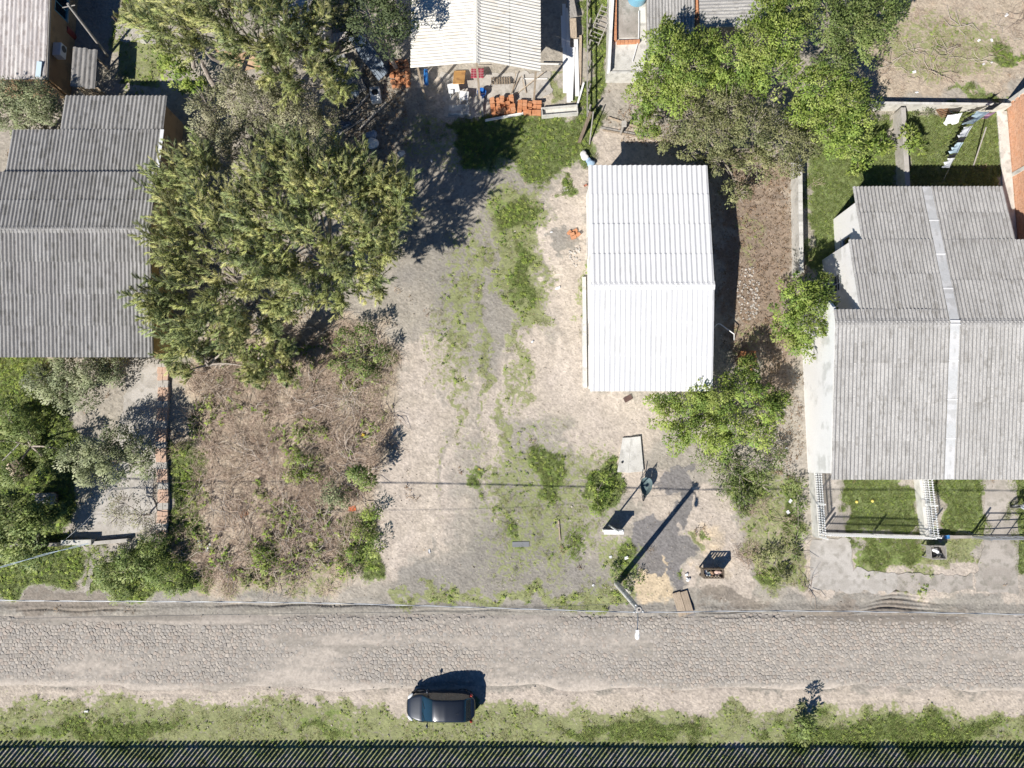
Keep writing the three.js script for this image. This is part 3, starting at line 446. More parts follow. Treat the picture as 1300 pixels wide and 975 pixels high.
// ---- white roofed house in the middle of the lot
{
  const t = thing('house', 'house with bright white corrugated gable roof standing on the sandy lot', 'house');
  const x0 = 4.32, x1 = 11.06, zf = -3.97, zr = -9.67, zb = -16.72;
  roofPlane(t, V(x0, 3.02, zf), V(x1, 3.02, zf), V(0, 0.98, zr - zf), { mats: M.roofWhite, nv: 3, seed: 15, pitch: 0.262, p2p: 0.06, sheetW: 1.12 });
  roofPlane(t, V(x0, 3.36, zb), V(x1, 3.36, zb), V(0, 0.64, zr - zb), { mats: M.roofWhite, nv: 4, seed: 16, pitch: 0.262, p2p: 0.062, sheetW: 1.12 });
  for (let k = 0; k < 6; k++) { const s = new THREE.Shape([[-0.24, -0.05], [0, 0.02], [0.24, -0.05], [0.24, -0.035], [0, 0.04], [-0.24, -0.035]].map(([a, b]) => new THREE.Vector2(a, b))); mesh('ridge_tile', [new THREE.ExtrudeGeometry(s, { depth: 1.15, bevelEnabled: false }).rotateY(Math.PI / 2).translate(x0 + k * 1.123, 4.035 + (k % 2) * 0.006, zr)], M.roofWhite[k % 2], t); }
  gabled(t, x0 + 0.3, x1 - 0.3, zb + 0.4, zr, zf - 0.4, 3.4, 3.95, 3.05, M.plaster, { left: [[3.0, 0.9, 1.2, 1.1], [8.2, 0.9, 1.2, 1.1]] });
  windowX(t, x0 + 0.3, zb + 3.4, 0.9, 1.2, 1.1); windowX(t, x0 + 0.3, zb + 8.6, 0.9, 1.2, 1.1);
  mesh('plinth', [bx(0.22, 0.22, 4.5, x0 + 0.02, 0.1, -8.9), bx(0.26, 0.2, 4.1, x0, 0.09, -6.0 - 0.5)], M.concretePale, t);
}
// ---- long grey duplex on the right
{
  const t = thing('house', 'long white walled house with broad grey corrugated roof split by pale cap', 'house');
  const xl = 17.33, xc = 23.69, xr = 30.05, zf = 0.85, zr = -7.47, zb = -15.7, yf = 3.06, yr = 4.5, yb = 2.8, xa = 18.75, xb = 19.5, sl = (yr - yb) / (zr - zb), za = -8.2, zs = -12.35;
  const o = { mats: M.fibreGrey, pitch: 0.215, p2p: 0.08, sheetW: 1.07 };
  roofPlane(t, V(xl, yf, zf), V(xc, yf, zf), V(0, yr - yf, zr - zf), { ...o, nv: 4, seed: 20 });
  roofPlane(t, V(xc, yf, zf), V(xr, yf, zf), V(0, yr - yf, zr - zf), { ...o, nv: 4, seed: 21 });
  roofPlane(t, V(xb, yb, zb), V(xc, yb, zb), V(0, sl * (zs - zb), zs - zb), { ...o, nv: 2, seed: 22, sheetW: 1.05 });
  roofPlane(t, V(xa, yb + sl * (zs - zb), zs), V(xc, yb + sl * (zs - zb), zs), V(0, sl * (za - zs), za - zs), { ...o, nv: 2, seed: 23, sheetW: 0.99 });
  roofPlane(t, V(xl, yb + sl * (za - zb), za), V(xc, yb + sl * (za - zb), za), V(0, sl * (zr - za), zr - za), { ...o, nv: 1, seed: 24 });
  roofPlane(t, V(xc, yb, zb), V(28.1, yb, zb), V(0, sl * (zs - zb), zs - zb), { ...o, nv: 2, seed: 25, sheetW: 1.1 });
  roofPlane(t, V(xc, yb + sl * (zs - zb), zs), V(xr, yb + sl * (zs - zb), zs), V(0, sl * (zr - zs), zr - zs), { ...o, nv: 2, seed: 26 });
  // pale cap over the party wall, in lengths, and the ridge pieces
  const cap = (zA, yA, zB, yB, n) => { for (let k = 0; k < n; k++) { const f0 = k / n, f1 = (k + 1) / n + 0.012; mesh('roof_cap', [beam(V(xc, lerp(yA, yB, f0) + 0.1 + (k % 2) * 0.012, lerp(zA, zB, f0)), V(xc, lerp(yA, yB, f1) + 0.1 + (k % 2) * 0.012, lerp(zA, zB, f1)), 0.5, 0.03)], M.ridgeCap, t); mesh('cap_joint', [beam(V(xc, lerp(yA, yB, f1) + 0.125, lerp(zA, zB, f1) - 0.03), V(xc, lerp(yA, yB, f1) + 0.13, lerp(zA, zB, f1) + 0.03), 0.54, 0.022)], M.whitePaint, t); } };
  cap(zb, yb, zr, yr, 4); cap(zf, yf, zr, yr, 4);
  for (let k = 0; k < 12; k++) { const s = new THREE.Shape([[-0.25, -0.07], [0, 0.0], [0.25, -0.07], [0.25, -0.055], [0, 0.02], [-0.25, -0.055]].map(([a, b]) => new THREE.Vector2(a, b))); mesh('ridge_tile', [new THREE.ExtrudeGeometry(s, { depth: 1.09, bevelEnabled: false }).rotateY(Math.PI / 2).translate(xl + k * 1.06, yr + 0.055 + (k % 2) * 0.006, zr)], M.fibreGrey[k % 3], t); }
  // walls
  const e = 0.09, yAt = (z) => z < zr ? yb + sl * (z - zb) : yr + (yf - yr) * (z - zr) / (zf - zr);
  mesh('wall', [wallGeo([xl + 0.1, -9.3], [xl + 0.1, zf - 0.3], [[0, yAt(-9.3) - 0.9], [0.9, yAt(za) - e], [zr + 9.3, yr - e], [zf + 9.0, yAt(zf - 0.3) - e]], 0.16)], M.plaster, t);
  mesh('wall', [wallGeo([xa + 0.15, zs + 0.1], [xa + 0.15, za + 0.1], [[0, yAt(zs) - e], [za - zs, yAt(za) - e]], 0.16, [[1.4, 1.2, 1.0, 0.9]])], M.plaster, t); windowX(t, xa + 0.15, zs + 1.5, 1.2, 1.0, 0.9);
  mesh('wall', [wallGeo([xb + 0.2, zb + 0.9], [xb + 0.2, zs + 0.2], [[0, yAt(zb + 0.9) - e], [zs - zb - 0.7, yAt(zs + 0.2) - e]], 0.16, [[1.6, 0.9, 0.6, 1.1]])], M.plaster, t); windowX(t, xb + 0.2, zb + 2.5, 0.9, 0.6, 1.1, 1, 1);
  mesh('wall', [wallGeo([xa + 0.24, zs + 0.12], [xb + 0.11, zs + 0.12], [[0, 3.3], [xb - xa - 0.13, 3.3]]), wallGeo([xl + 0.19, za - 0.02], [xa + 0.06, za - 0.02], [[0, 4.1], [xa - xl - 0.13, 4.1]])], M.plaster, t);
  mesh('wall', [wallGeo([xb + 0.29, zb + 0.98], [28, zb + 0.98], [[0, 2.8], [28 - xb - 0.29, 2.8]]), wallGeo([xl + 0.19, zf - 0.4], [xr - 0.3, zf - 0.4], [[0, 2.9], [xr - xl - 0.49, 2.9]], 0.16, [[2, 0.9, 1.6, 1.2], [9, 0, 0.9, 2.1]])], M.plaster, t);
  mesh('wall', [wallGeo([xr - 0.2, zs + 0.1], [xr - 0.2, zf - 0.5], [[0, 3.3], [zr - zs, yr - e], [zf - zs - 0.6, 3.0]]), wallGeo([28.0, zb + 1.07], [28.0, zs], [[0, yAt(zb + 1) - e], [zs - zb - 1.07, yAt(zs) - e]])], M.plaster, t);
}
// ---- brick house behind it
{
  const t = thing('brick_house', 'unplastered orange brick house with pale concrete bands beside the drying yard', 'house');
  const x = 30.78, z0 = -22.3, z1 = -8, hh = 5.2, gs = [[], [], []];
  mesh('wall_core', [bx(0.2, hh, z1 - z0, x + 0.16, hh / 2, (z0 + z1) / 2), bx(7, hh, 0.2, x + 3.6, hh / 2, z0 + 0.16), bx(7, hh, 0.2, x + 3.6, hh / 2, z1 - 0.1)], M.mortar, t);
  for (let c = 0; c < 26; c++) for (let k = 0; k < 36; k++) { const z = z0 + 0.14 + (k + (c % 2) * 0.5) * 0.395; if (z > z1 - 0.3 || (c > 12 && c < 15)) continue; gs[Math.floor(H1(c, k) * 3)].push(bx(0.09, 0.182, 0.378, x + 0.012 * H1(k, c), 0.1 + c * 0.2, z + 0.19)); }
  gs.forEach((g, k) => { mesh('brickwork', g, M.brickPale[k], t).userData.kind = 'stuff'; });
  mesh('concrete_band', [bx(0.12, 0.39, z1 - z0, x, 2.79, (z0 + z1) / 2)], M.concretePale, t);
  for (const z of [z0 + 0.06, -17.6, -12.8]) mesh('concrete_column', [bx(0.14, 2.55, 0.24, x - 0.01, 1.3, z)], M.concretePale, t);
  mesh('roof_slab', [bx(7.4, 0.16, z1 - z0 + 0.2, x + 3.6, hh + 0.083, (z0 + z1) / 2)], M.concrete, t);
  struct('apron_pavement', [bx(0.62, 0.1, 10, 30.38, 0.045, -16.7)], M.concretePale);
}
// ---- walled concrete deck with water tank, top
{
  const t = thing('flat_roof_annex', 'low concrete deck with brick edged pit under the blue water tank', 'annex');
  const a = at(772, -30, 0), y = 1.2;
  const p = (px, py) => { const q = at(px, py, y); return new THREE.Vector2(q.x, -q.z); };
  const s = new THREE.Shape([p(774, -30), p(836, -30), p(818, 92), p(772, 92)]);
  mesh('slab', [new THREE.ExtrudeGeometry(s, { depth: y, bevelEnabled: false }).rotateX(-Math.PI / 2)], M.concretePale, t);
  const edge = (x0, y0, x1, y1, w, h, m, n) => mesh(n, [beam(at(x0, y0, y + h / 2), at(x1, y1, y + h / 2), w, h)], m, t);
  edge(779, -30, 772.5, 91, 0.16, 0.45, M.plaster, 'parapet'); edge(772.5, 92, 818, 92, 0.1, 0.12, M.concretePale, 'parapet'); edge(833, -30, 818, 90, 0.07, 0.1, M.darkGrey, 'parapet');
  const bk = (x0, y0, x1, y1, n) => { for (let k = 0; k < n; k++) { const A = at(lerp(x0, x1, k / n), lerp(y0, y1, k / n), y + 0.12), B = at(lerp(x0, x1, (k + 0.93) / n), lerp(y0, y1, (k + 0.93) / n), y + 0.12); mesh('brick', [beam(A, B, 0.16, 0.24)], M.brick[k % 3], t); } };
  bk(781, -20, 781, 52, 12); bk(783, 54, 812, 53, 6);
  mesh('pit_floor', [bx(1.35, 0.02, 3.7, at(797, 12, y).x, y + 0.012, at(797, 12, y).z)], M.concreteDirty, t);
  const w = thing('water_tank', 'round pale blue water tank on the concrete deck', 'water tank', at(808, -1, 1.22));
  mesh('tank_body', [lathe([[0, 0], [0.5, 0], [0.56, 0.06], [0.66, 0.75], [0.68, 0.8], [0.66, 0.82]], 32)], M.tankBlue, w);
  mesh('lid', [lathe([[0.7, 0.8], [0.7, 0.86], [0.6, 0.9], [0.2, 0.96], [0, 0.97]], 32)], flat(0.14, 0.36, 0.45, 0.5), w);
  const pp = thing('pipe', 'thin white pipe running down from the water tank along the deck', 'pipe');
  mesh('pipe_run', [tube([at(811, 14, 1.3), at(811, 40, 1.28), at(810, 52, 1.28), at(803, 78, 1.28)], 0.035)], M.whitePlastic, pp);
}
// ---- two low grey roofs at the top
{
  const t = thing('shed', 'low shed with weathered grey corrugated roof right of the water tank', 'shed');
  const a = at(822, -30, 2.1), b = at(880, -30, 2.1), c = at(818, 58, 2.1);
  roofPlane(t, V(a.x - 0.1, 2.0, c.z + 0.9), V(b.x, 2.0, c.z + 0.9), V(0, 0.35, a.z - c.z - 0.9), { mats: M.fibreGrey, nv: 2, seed: 33, pitch: 0.2, p2p: 0.045, sheetW: 1.0 });
  mesh('wall', [wallGeo([a.x + 0.1, a.z], [a.x + 0.1, c.z + 0.7], [[0, 2.25], [c.z - a.z + 0.7, 1.93]]), wallGeo([b.x - 0.1, a.z], [b.x - 0.1, c.z + 0.7], [[0, 2.25], [c.z - a.z + 0.7, 1.93]]), wallGeo([a.x + 0.19, c.z + 0.6], [b.x - 0.19, c.z + 0.6], [[0, 1.95], [b.x - a.x - 0.38, 1.95]])], M.concreteDirty, t);
  const u = thing('shed', 'shed with flat grey sheet roof and brick side wall behind the broad trees', 'shed');
  const d = at(888, -30, 2.4), e = at(985, -30, 2.4), f = at(888, 34, 2.4);
  roofPlane(u, V(d.x, 2.25, d.z), V(d.x, 2.25, f.z), V(e.x - d.x, 0.3, 0), { mats: M.fibreGrey, nv: 2, seed: 35, pitch: 0.2, p2p: 0.035, sheetW: 1.0 });
  for (let k = 0; k < 9; k++) mesh('brick', [bx(0.2, 2.1, 0.37, d.x - 0.14, 1.05, d.z + 0.2 + k * 0.39)], M.brick[k % 3], u);
  mesh('wall', [wallGeo([d.x + 0.2, f.z - 0.2], [e.x - 0.2, f.z - 0.2], [[0, 2.18], [e.x - d.x - 0.4, 2.45]]), wallGeo([e.x - 0.15, d.z], [e.x - 0.15, f.z - 0.3], [[0, 2.5], [f.z - d.z - 0.3, 2.5]])], M.concreteDirty, u);
}
// ---------------------------------------------------------------- trees and shrubs
class Faces { // many small faces in one buffer; n is the soft normal of the spray a face belongs to
  constructor(n) { this.p = new Float32Array(n * 9); this.c = new Float32Array(n * 9); this.n = new Float32Array(n * 9); this.k = 0; this.soft = false; }
  tri(a, b, c, col, n) {
    if ((this.k + 1) * 9 > this.p.length) for (const f of ['p', 'c', 'n']) { const q = new Float32Array(this[f].length * 2); q.set(this[f]); this[f] = q; }
    const o = this.k++ * 9, ux = b[0] - a[0], uy = b[1] - a[1], uz = b[2] - a[2], vx = c[0] - a[0], vy = c[1] - a[1], vz = c[2] - a[2];
    let gx = uy * vz - uz * vy, gy = uz * vx - ux * vz, gz = ux * vy - uy * vx; const L = Math.hypot(gx, gy, gz) || 1; gx /= L; gy /= L; gz /= L;
    if (n) { const s = gx * n.x + gy * n.y + gz * n.z; if (s < 0) { [b, c] = [c, b]; gx = -gx; gy = -gy; gz = -gz; } const w = 0.3; gx = gx * w + n.x; gy = gy * w + n.y; gz = gz * w + n.z; const m = Math.hypot(gx, gy, gz) || 1; gx /= m; gy /= m; gz /= m; }
    const P = [...a, ...b, ...c], N = [gx, gy, gz]; for (let i = 0; i < 9; i++) { this.p[o + i] = P[i]; this.c[o + i] = col[i % 3]; this.n[o + i] = N[i % 3]; }
  }
  geo() { const g = new THREE.BufferGeometry(), m = this.k * 9; g.setAttribute('position', new THREE.BufferAttribute(this.p.slice(0, m), 3)); g.setAttribute('normal', new THREE.BufferAttribute(this.n.slice(0, m), 3)); g.setAttribute('color', new THREE.BufferAttribute(this.c.slice(0, m), 3)); return g; }
}
const leafMat = new THREE.MeshPhysicalMaterial({ vertexColors: true, roughness: 0.62, transmission: 0.35, thickness: 0, specularIntensity: 0.5 });
const needleMat = new THREE.MeshPhysicalMaterial({ vertexColors: true, roughness: 0.8, transmission: 0.3, thickness: 0, specularIntensity: 0.3 });
const unit = () => { const z = rr(-1, 1), a = rr(0, 6.2832), r = Math.sqrt(1 - z * z); return V(r * Math.cos(a), z, r * Math.sin(a)); };
function leaf(F, x, y, z, d, s, w, col, nn) { // a pointed leaf folded along its rib: d its direction
  const u = unit().multiplyScalar(0.55); u.y += 0.85; const sd = V().crossVectors(d, u).normalize(), n = V().crossVectors(sd, d), t = [x + d.x * s, y + d.y * s, z + d.z * s];
  const m = [x + d.x * s * 0.45 - n.x * w * 0.3, y + d.y * s * 0.45 - n.y * w * 0.3, z + d.z * s * 0.45 - n.z * w * 0.3];
  const l = [m[0] + sd.x * w + n.x * w * 0.3, m[1] + sd.y * w + n.y * w * 0.3, m[2] + sd.z * w + n.z * w * 0.3], r = [m[0] - sd.x * w + n.x * w * 0.3, m[1] - sd.y * w + n.y * w * 0.3, m[2] - sd.z * w + n.z * w * 0.3];
  F.tri([x, y, z], l, t, col, nn); F.tri([x, y, z], t, r, col, nn);
}
const GREENS = { bright: [[0.253, 0.349, 0.072], [0.317, 0.404, 0.087], [0.190, 0.285, 0.064], [0.364, 0.428, 0.119]], mid: [[0.190, 0.262, 0.079], [0.238, 0.309, 0.095], [0.151, 0.213, 0.066], [0.285, 0.332, 0.119]], olive: [[0.253, 0.277, 0.119], [0.317, 0.332, 0.151], [0.206, 0.230, 0.103], [0.349, 0.349, 0.174]], grey: [[0.317, 0.325, 0.190], [0.396, 0.396, 0.245], [0.253, 0.262, 0.143], [0.460, 0.436, 0.301]], dark: [[0.095, 0.134, 0.055], [0.134, 0.174, 0.072], [0.079, 0.111, 0.047]], sage: [[0.270, 0.309, 0.166], [0.332, 0.372, 0.206], [0.206, 0.245, 0.127], [0.396, 0.420, 0.262]] };
function limb(A, B, r0, r1, bend = 0.18) { const m = A.clone().lerp(B, 0.5).add(V(rr(-bend, bend), rr(0, bend), rr(-bend, bend)).multiplyScalar(A.distanceTo(B) * 0.5)), pts = new THREE.CatmullRomCurve3([A, m, B]).getPoints(4), gs = []; for (let k = 0; k < 4; k++) gs.push(bar(pts[k], pts[k + 1], lerp(r0, r1, k / 4), lerp(r0, r1, (k + 1) / 4), 6)); return gs; }
// blobs: [px, py, height of centre, radius, squash]; the crown is clumps of leaves over these lobes, on limbs from one trunk
function broadTree(name, label, blobs, { pal = 'bright', leafSize = 0.15, per = 62, clumps = 1, seed = 1, bark = M.barkGrey, twigs = 0, group, base, lean = 0.35, category = 'tree', gap = 0.0, trunkR = 0.12 } = {}) {
  rnd = rngOf(seed * 977 + 13);
  const L = blobs.map(([px, py, h, r, q = 0.75]) => ({ c: at(px, py, h), r, q })), cen = V(); L.forEach((b) => cen.addScaledVector(b.c, 1 / L.length));
  const root = base ? at(base[0], base[1]) : V(cen.x + rr(-lean, lean), 0, cen.z + rr(-lean, lean));
  const t = thing(name, label, category, [root.x, -0.05, root.z], 0, group), rel = (p) => p.clone().sub(V(root.x, -0.05, root.z));
  const F = new Faces(4000), wood = [], fork = rel(V(lerp(root.x, cen.x, 0.5), Math.max(0.35, cen.y * 0.42), lerp(root.z, cen.z, 0.5)));
  const trunk = [...limb(V(0, -0.1, 0), fork, trunkR * 1.25, trunkR, 0.1)], pals = GREENS[pal];
  for (const b of L) {
    const c = rel(b.c); wood.push(...limb(fork, c, trunkR * 0.6, trunkR * 0.25));
    const n = Math.round(b.r * b.r * 26 * clumps), tone = rr(0.85, 1.15);
    for (let k = 0; k < n; k++) {
      const u = unit(); if (u.y < -0.35) u.y *= -0.6; const rad = b.r * Math.pow(rr(0.25, 1), 0.45) * rr(0.85, 1.12);
      const cc = V(c.x + u.x * rad, Math.max(0.12, c.y + u.y * rad * b.q), c.z + u.z * rad); if (gap && fbm((cc.x + root.x) * 0.9, (cc.z + root.z) * 0.9 + cc.y, 2) < gap) continue;
      const cr = rr(0.2, 0.42) * (0.7 + 0.3 * Math.min(b.r, 1.4)), base_ = pick(pals), ct = tone * rr(0.82, 1.2), col0 = mul3(base_, ct);
      if (k % 3 === 0) wood.push(bar(c.clone().lerp(cc, rr(0, 0.3)), cc, trunkR * 0.16, 0.008, 4));
      for (let q = 0; q < per; q++) {
        const v = unit(), rad2 = cr * Math.pow(rr(0.1, 1), 0.4), d = v.clone().multiplyScalar(0.8).add(u.clone().multiplyScalar(0.5)).add(V(rr(-0.4, 0.4), rr(-0.1, 0.7), rr(-0.4, 0.4))).normalize();
        const y = cc.y + v.y * rad2 * 0.8; if (y < 0.04) continue;
        const s = leafSize * rr(0.6, 1.25); leaf(F, cc.x + v.x * rad2, y, cc.z + v.z * rad2, d, s, s * 0.27, mul3(col0, rr(0.8, 1.2)), V(v.x * 0.55 + u.x * 0.35, v.y * 0.5 + u.y * 0.3 + 0.45, v.z * 0.55 + u.z * 0.35).normalize());
      }
    }
    for (let k = 0; k < twigs; k++) { const u = unit(); u.y = Math.abs(u.y); const p = c.clone().add(V(u.x * b.r * 1.05, u.y * b.r * b.q, u.z * b.r * 1.05)); wood.push(...limb(c.clone().lerp(p, rr(0.1, 0.5)), p, 0.022, 0.006, 0.3)); }
  }
  mesh('trunk', trunk, bark, t); mesh('branches', wood, bark, t).userData.kind = 'stuff'; mesh('crown', F.geo(), leafMat, t);
  return t;
}
// a needle-leaved tree: long feathery shoots standing up and outwards from sinuous pale limbs
function plumeTree(name, label, boughs, { seed = 1, base, H = 6, needles = 640, tone = 1, group, yellow = 0.5, len = 2.1, per = 5 } = {}) {
  rnd = rngOf(seed * 613 + 5);
  const root = at(base[0], base[1]), t = thing(name, label, 'tree', [root.x, -0.05, root.z], 0, group), F = new Faces(200000), wood = [], trunk = [];
  let P0 = V(0, -0.1, 0); const sp = []; for (let k = 1; k <= 5; k++) { const p = V(rr(-0.25, 0.25) * k * 0.3, H * 0.82 * k / 5, rr(-0.25, 0.25) * k * 0.3); trunk.push(bar(P0, p, 0.2 - 0.03 * (k - 1), 0.2 - 0.03 * k, 8)); sp.push(p); P0 = p; }
  const oliv = [[0.27, 0.3, 0.12], [0.31, 0.33, 0.135], [0.34, 0.345, 0.15], [0.24, 0.28, 0.12], [0.22, 0.26, 0.12], [0.37, 0.365, 0.17]];
  for (const [px, py, h, r, n0] of boughs) {
    const c = at(px, py, h).sub(V(root.x, -0.05, root.z)), s = sp[Math.min(4, Math.max(0, Math.floor(h / H * 4) - 1))];
    wood.push(...limb(s, c, 0.07, 0.035, 0.25));
    const out = V(c.x - s.x, 0, c.z - s.z); if (out.length() < 0.3) out.set(rr(-1, 1), 0, rr(-1, 1)); out.normalize();
    for (let k = 0; k < n0 * 3; k++) {
      const u = unit(), st = c.clone().add(V(u.x * r, u.y * r * 0.6, u.z * r)); if (st.y < 0.5) st.y = 0.5;
      const dir = V(out.x * rr(0.1, 0.75) + rr(-0.35, 0.35), rr(0.4, 1), out.z * rr(0.1, 0.75) + rr(-0.35, 0.35)).normalize(), Lp = len * rr(0.55, 1.15);
      if (k % 2 === 0) wood.push(...limb(c.clone().lerp(st, 0.15), st, 0.03, 0.014, 0.3));
      const tip = st.clone().addScaledVector(dir, Lp); wood.push(bar(st, tip, 0.012, 0.004, 4));
      const col0 = mul3(pick(oliv), tone * rr(0.78, 1.22) * 1), nn = Math.round(needles * Lp / 1.9);
      // side sprays along the shoot, shorter to the tip
      const nv = V(), ns = 11; for (let a = 0; a < ns; a++) {
        const f = 0.08 + 0.92 * a / ns, sp0 = st.clone().addScaledVector(dir, Lp * f * 0.95), w = V().crossVectors(dir, unit()).normalize(), sd = dir.clone().multiplyScalar(rr(0.6, 1)).add(w.multiplyScalar(rr(0.5, 0.95))).normalize(), sl = Lp * 0.42 * (1 - f * 0.72) * rr(0.7, 1.2); nv.set(w.x * 0.9 + dir.x * 0.2, w.y * 0.7 + 0.55, w.z * 0.9 + dir.z * 0.2).normalize();
        for (let q = 0; q < nn / ns; q++) {
          const g = rnd(), b = sp0.clone().addScaledVector(sd, sl * g), d = sd.clone().add(V(rr(-0.5, 0.5), rr(-0.5, 0.5), rr(-0.5, 0.5))).normalize(), ln = rr(0.16, 0.34) * (1 - 0.35 * g), wd = rr(0.008, 0.014), e = V().crossVectors(d, unit().multiplyScalar(0.4).add(V(-0.2, 0.8, 0.25))).normalize().multiplyScalar(wd), col = mul3(col0, rr(0.75, 1.25));
          F.tri([b.x - e.x, b.y - e.y, b.z - e.z], [b.x + e.x, b.y + e.y, b.z + e.z], [b.x + d.x * ln, b.y + d.y * ln, b.z + d.z * ln], col, nv);
        }
      }
    }
  }
  mesh('trunk', trunk, M.barkGrey, t); mesh('branches', wood, M.barkGrey, t).userData.kind = 'stuff'; mesh('crown', F.geo(), needleMat, t);
  return t;
}
const PG = 'feathery pines on the left lot';
plumeTree('pine_tree', 'large feathery pine overhanging the dark roofed house', [[225, 250, 4.4, 0.8, 8], [255, 225, 5.5, 0.8, 8], [235, 300, 4.6, 0.9, 9], [270, 275, 6, 0.9, 9], [290, 320, 6.2, 0.9, 9], [225, 375, 4.2, 0.7, 7], [250, 345, 5, 0.9, 9], [285, 375, 5, 0.9, 8], [255, 410, 3.8, 0.8, 7], [320, 350, 6, 0.8, 8], [240, 435, 3, 0.7, 6], [205, 385, 4.4, 0.4, 4], [310, 270, 6.6, 0.8, 8], [300, 410, 4, 0.7, 6]], { seed: 3, base: [325, 372], H: 7, group: PG, tone: 1.5 });
plumeTree('pine_tree', 'feathery olive pine whose crown shades the clearing beside the lot', [[350, 225, 6.8, 0.9, 9], [385, 215, 7, 0.9, 10], [420, 260, 6.8, 0.9, 10], [462, 240, 6.4, 0.8, 10], [490, 255, 6.2, 0.7, 10], [455, 285, 6.4, 0.9, 9], [350, 285, 7, 0.9, 9], [390, 295, 7, 0.9, 10], [430, 325, 6, 0.9, 9], [475, 310, 5.6, 0.8, 8], [380, 345, 6, 0.9, 9], [345, 325, 6.4, 0.9, 8], [465, 355, 4.4, 0.8, 7], [420, 370, 4.4, 0.9, 7], [400, 250, 7, 0.8, 9], [440, 225, 5.8, 0.7, 7], [375, 380, 4.2, 0.8, 6], [495, 280, 6.4, 0.5, 6]], { seed: 4, base: [438, 352], H: 7.8, group: PG, tone: 1.6 });
plumeTree('pine_tree', 'tall feathery pine with pale sinuous trunk at the yard edge', [[250, 25, 6, 0.9, 9], [215, 40, 5, 0.7, 7], [290, 20, 6.6, 0.9, 9], [330, 30, 7, 1, 9], [370, 50, 6.4, 0.9, 9], [310, 60, 5.8, 0.8, 7], [400, 80, 5.4, 0.9, 9], [360, 95, 5, 0.8, 7], [420, 110, 4.6, 0.7, 7], [250, 60, 5, 0.7, 6], [340, -5, 7, 1, 8], [270, -10, 6.6, 0.9, 8], [395, 30, 6, 0.7, 6], [345, 70, 6, 0.7, 6]], { seed: 5, base: [372, 118], H: 7.4, group: PG, tone: 1.48 });
plumeTree('young_pine', 'slender yellowish young pine on the dry brush below the taller pines', [[345, 425, 2.8, 0.4, 8], [350, 450, 2, 0.6, 9], [336, 468, 1.5, 0.6, 8], [352, 400, 3.6, 0.3, 6], [362, 470, 1.4, 0.5, 7]], { seed: 6, base: [356, 462], H: 3.8, tone: 1.55, len: 1.3 });
plumeTree('young_pine', 'low bushy young pine spreading beside the dark roofed house corner', [[255, 450, 1.6, 0.6, 7], [290, 440, 1.8, 0.7, 7], [240, 470, 1.2, 0.5, 6], [315, 465, 1.3, 0.5, 5]], { seed: 7, base: [276, 462], H: 2.2, tone: 1.4, len: 1.1 });
broadTree('thicket_tree', 'grey green twiggy tree tangled between the two groups of pines', [[265, 135, 3.6, 1.2], [300, 115, 4, 1.3], [335, 140, 4.2, 1.5], [375, 140, 4, 1.4], [265, 175, 3.2, 1.1], [310, 175, 3.6, 1.4], [355, 180, 3.4, 1.3], [410, 160, 3, 1.1], [420, 200, 2.4, 1.1], [285, 205, 2.8, 1]], { pal: 'grey', leafSize: 0.12, per: 64, twigs: 30, seed: 8, trunkR: 0.13 });
broadTree('tree', 'dark evergreen tree growing between the wrecked sheets and cream roofed house', [[430, 5, 5.8, 1.4], [470, 20, 6.2, 1.4], [500, 0, 6.6, 1.4], [495, 55, 4.4, 0.9], [450, 40, 4.6, 0.9], [505, 30, 6.2, 0.9], [475, -15, 6.8, 1.3]], { pal: 'dark', leafSize: 0.14, per: 40, seed: 9 });
broadTree('creeper_shrub', 'vivid green leafy shrub below the pale leaning pine trunk', [[208, 68, 1.5, 0.55], [220, 85, 1.7, 0.7], [236, 100, 1.7, 0.75], [250, 112, 1.5, 0.6]], { pal: 'bright', leafSize: 0.19, per: 40, seed: 10, category: 'shrub', trunkR: 0.05 });
const TG = 'broadleaf trees behind the white roofed house';
broadTree('tree', 'bushy bright green tree overhanging the concrete deck', [[850, 65, 4.6, 1.35], [878, 85, 4.7, 1.4], [835, 100, 4, 1.2], [862, 120, 4, 1.3], [815, 125, 3.2, 1], [890, 55, 4.4, 1], [820, 155, 2.6, 0.9], [840, 45, 4.2, 0.9]], { seed: 11, group: TG, gap: 0.3 });
broadTree('tree', 'round topped green tree in front of the flat grey shed roof', [[930, 75, 4.8, 1.3], [960, 55, 5.2, 1.4], [990, 45, 5.2, 1.4], [985, 90, 4.8, 1.3], [945, 110, 4, 1.2], [910, 110, 3.8, 1], [1010, 15, 5, 1.3], [975, 15, 4.8, 1.1]], { seed: 12, group: TG, gap: 0.3 });
broadTree('tree', 'olive green tree spreading over the dry grass field', [[1050, 30, 5.2, 1.4], [1085, 30, 5, 1.4], [1120, 20, 4.6, 1.2], [1060, 70, 4.6, 1.2], [1100, 60, 4.2, 1], [1040, 0, 5, 1.3], [1090, -5, 5, 1.4], [1130, 0, 4.4, 0.9]], { seed: 13, group: TG, pal: 'mid', gap: 0.3 });
broadTree('tree', 'green tree beside the low garden wall and drying yard', [[1040, 110, 4.4, 1.3], [1070, 125, 4.2, 1.3], [1085, 155, 3.4, 1.1], [1050, 160, 3.4, 1.2], [1075, 185, 2.4, 1], [1020, 145, 3.6, 1.1], [1095, 135, 3, 0.8]], { seed: 14, group: TG, gap: 0.3 });
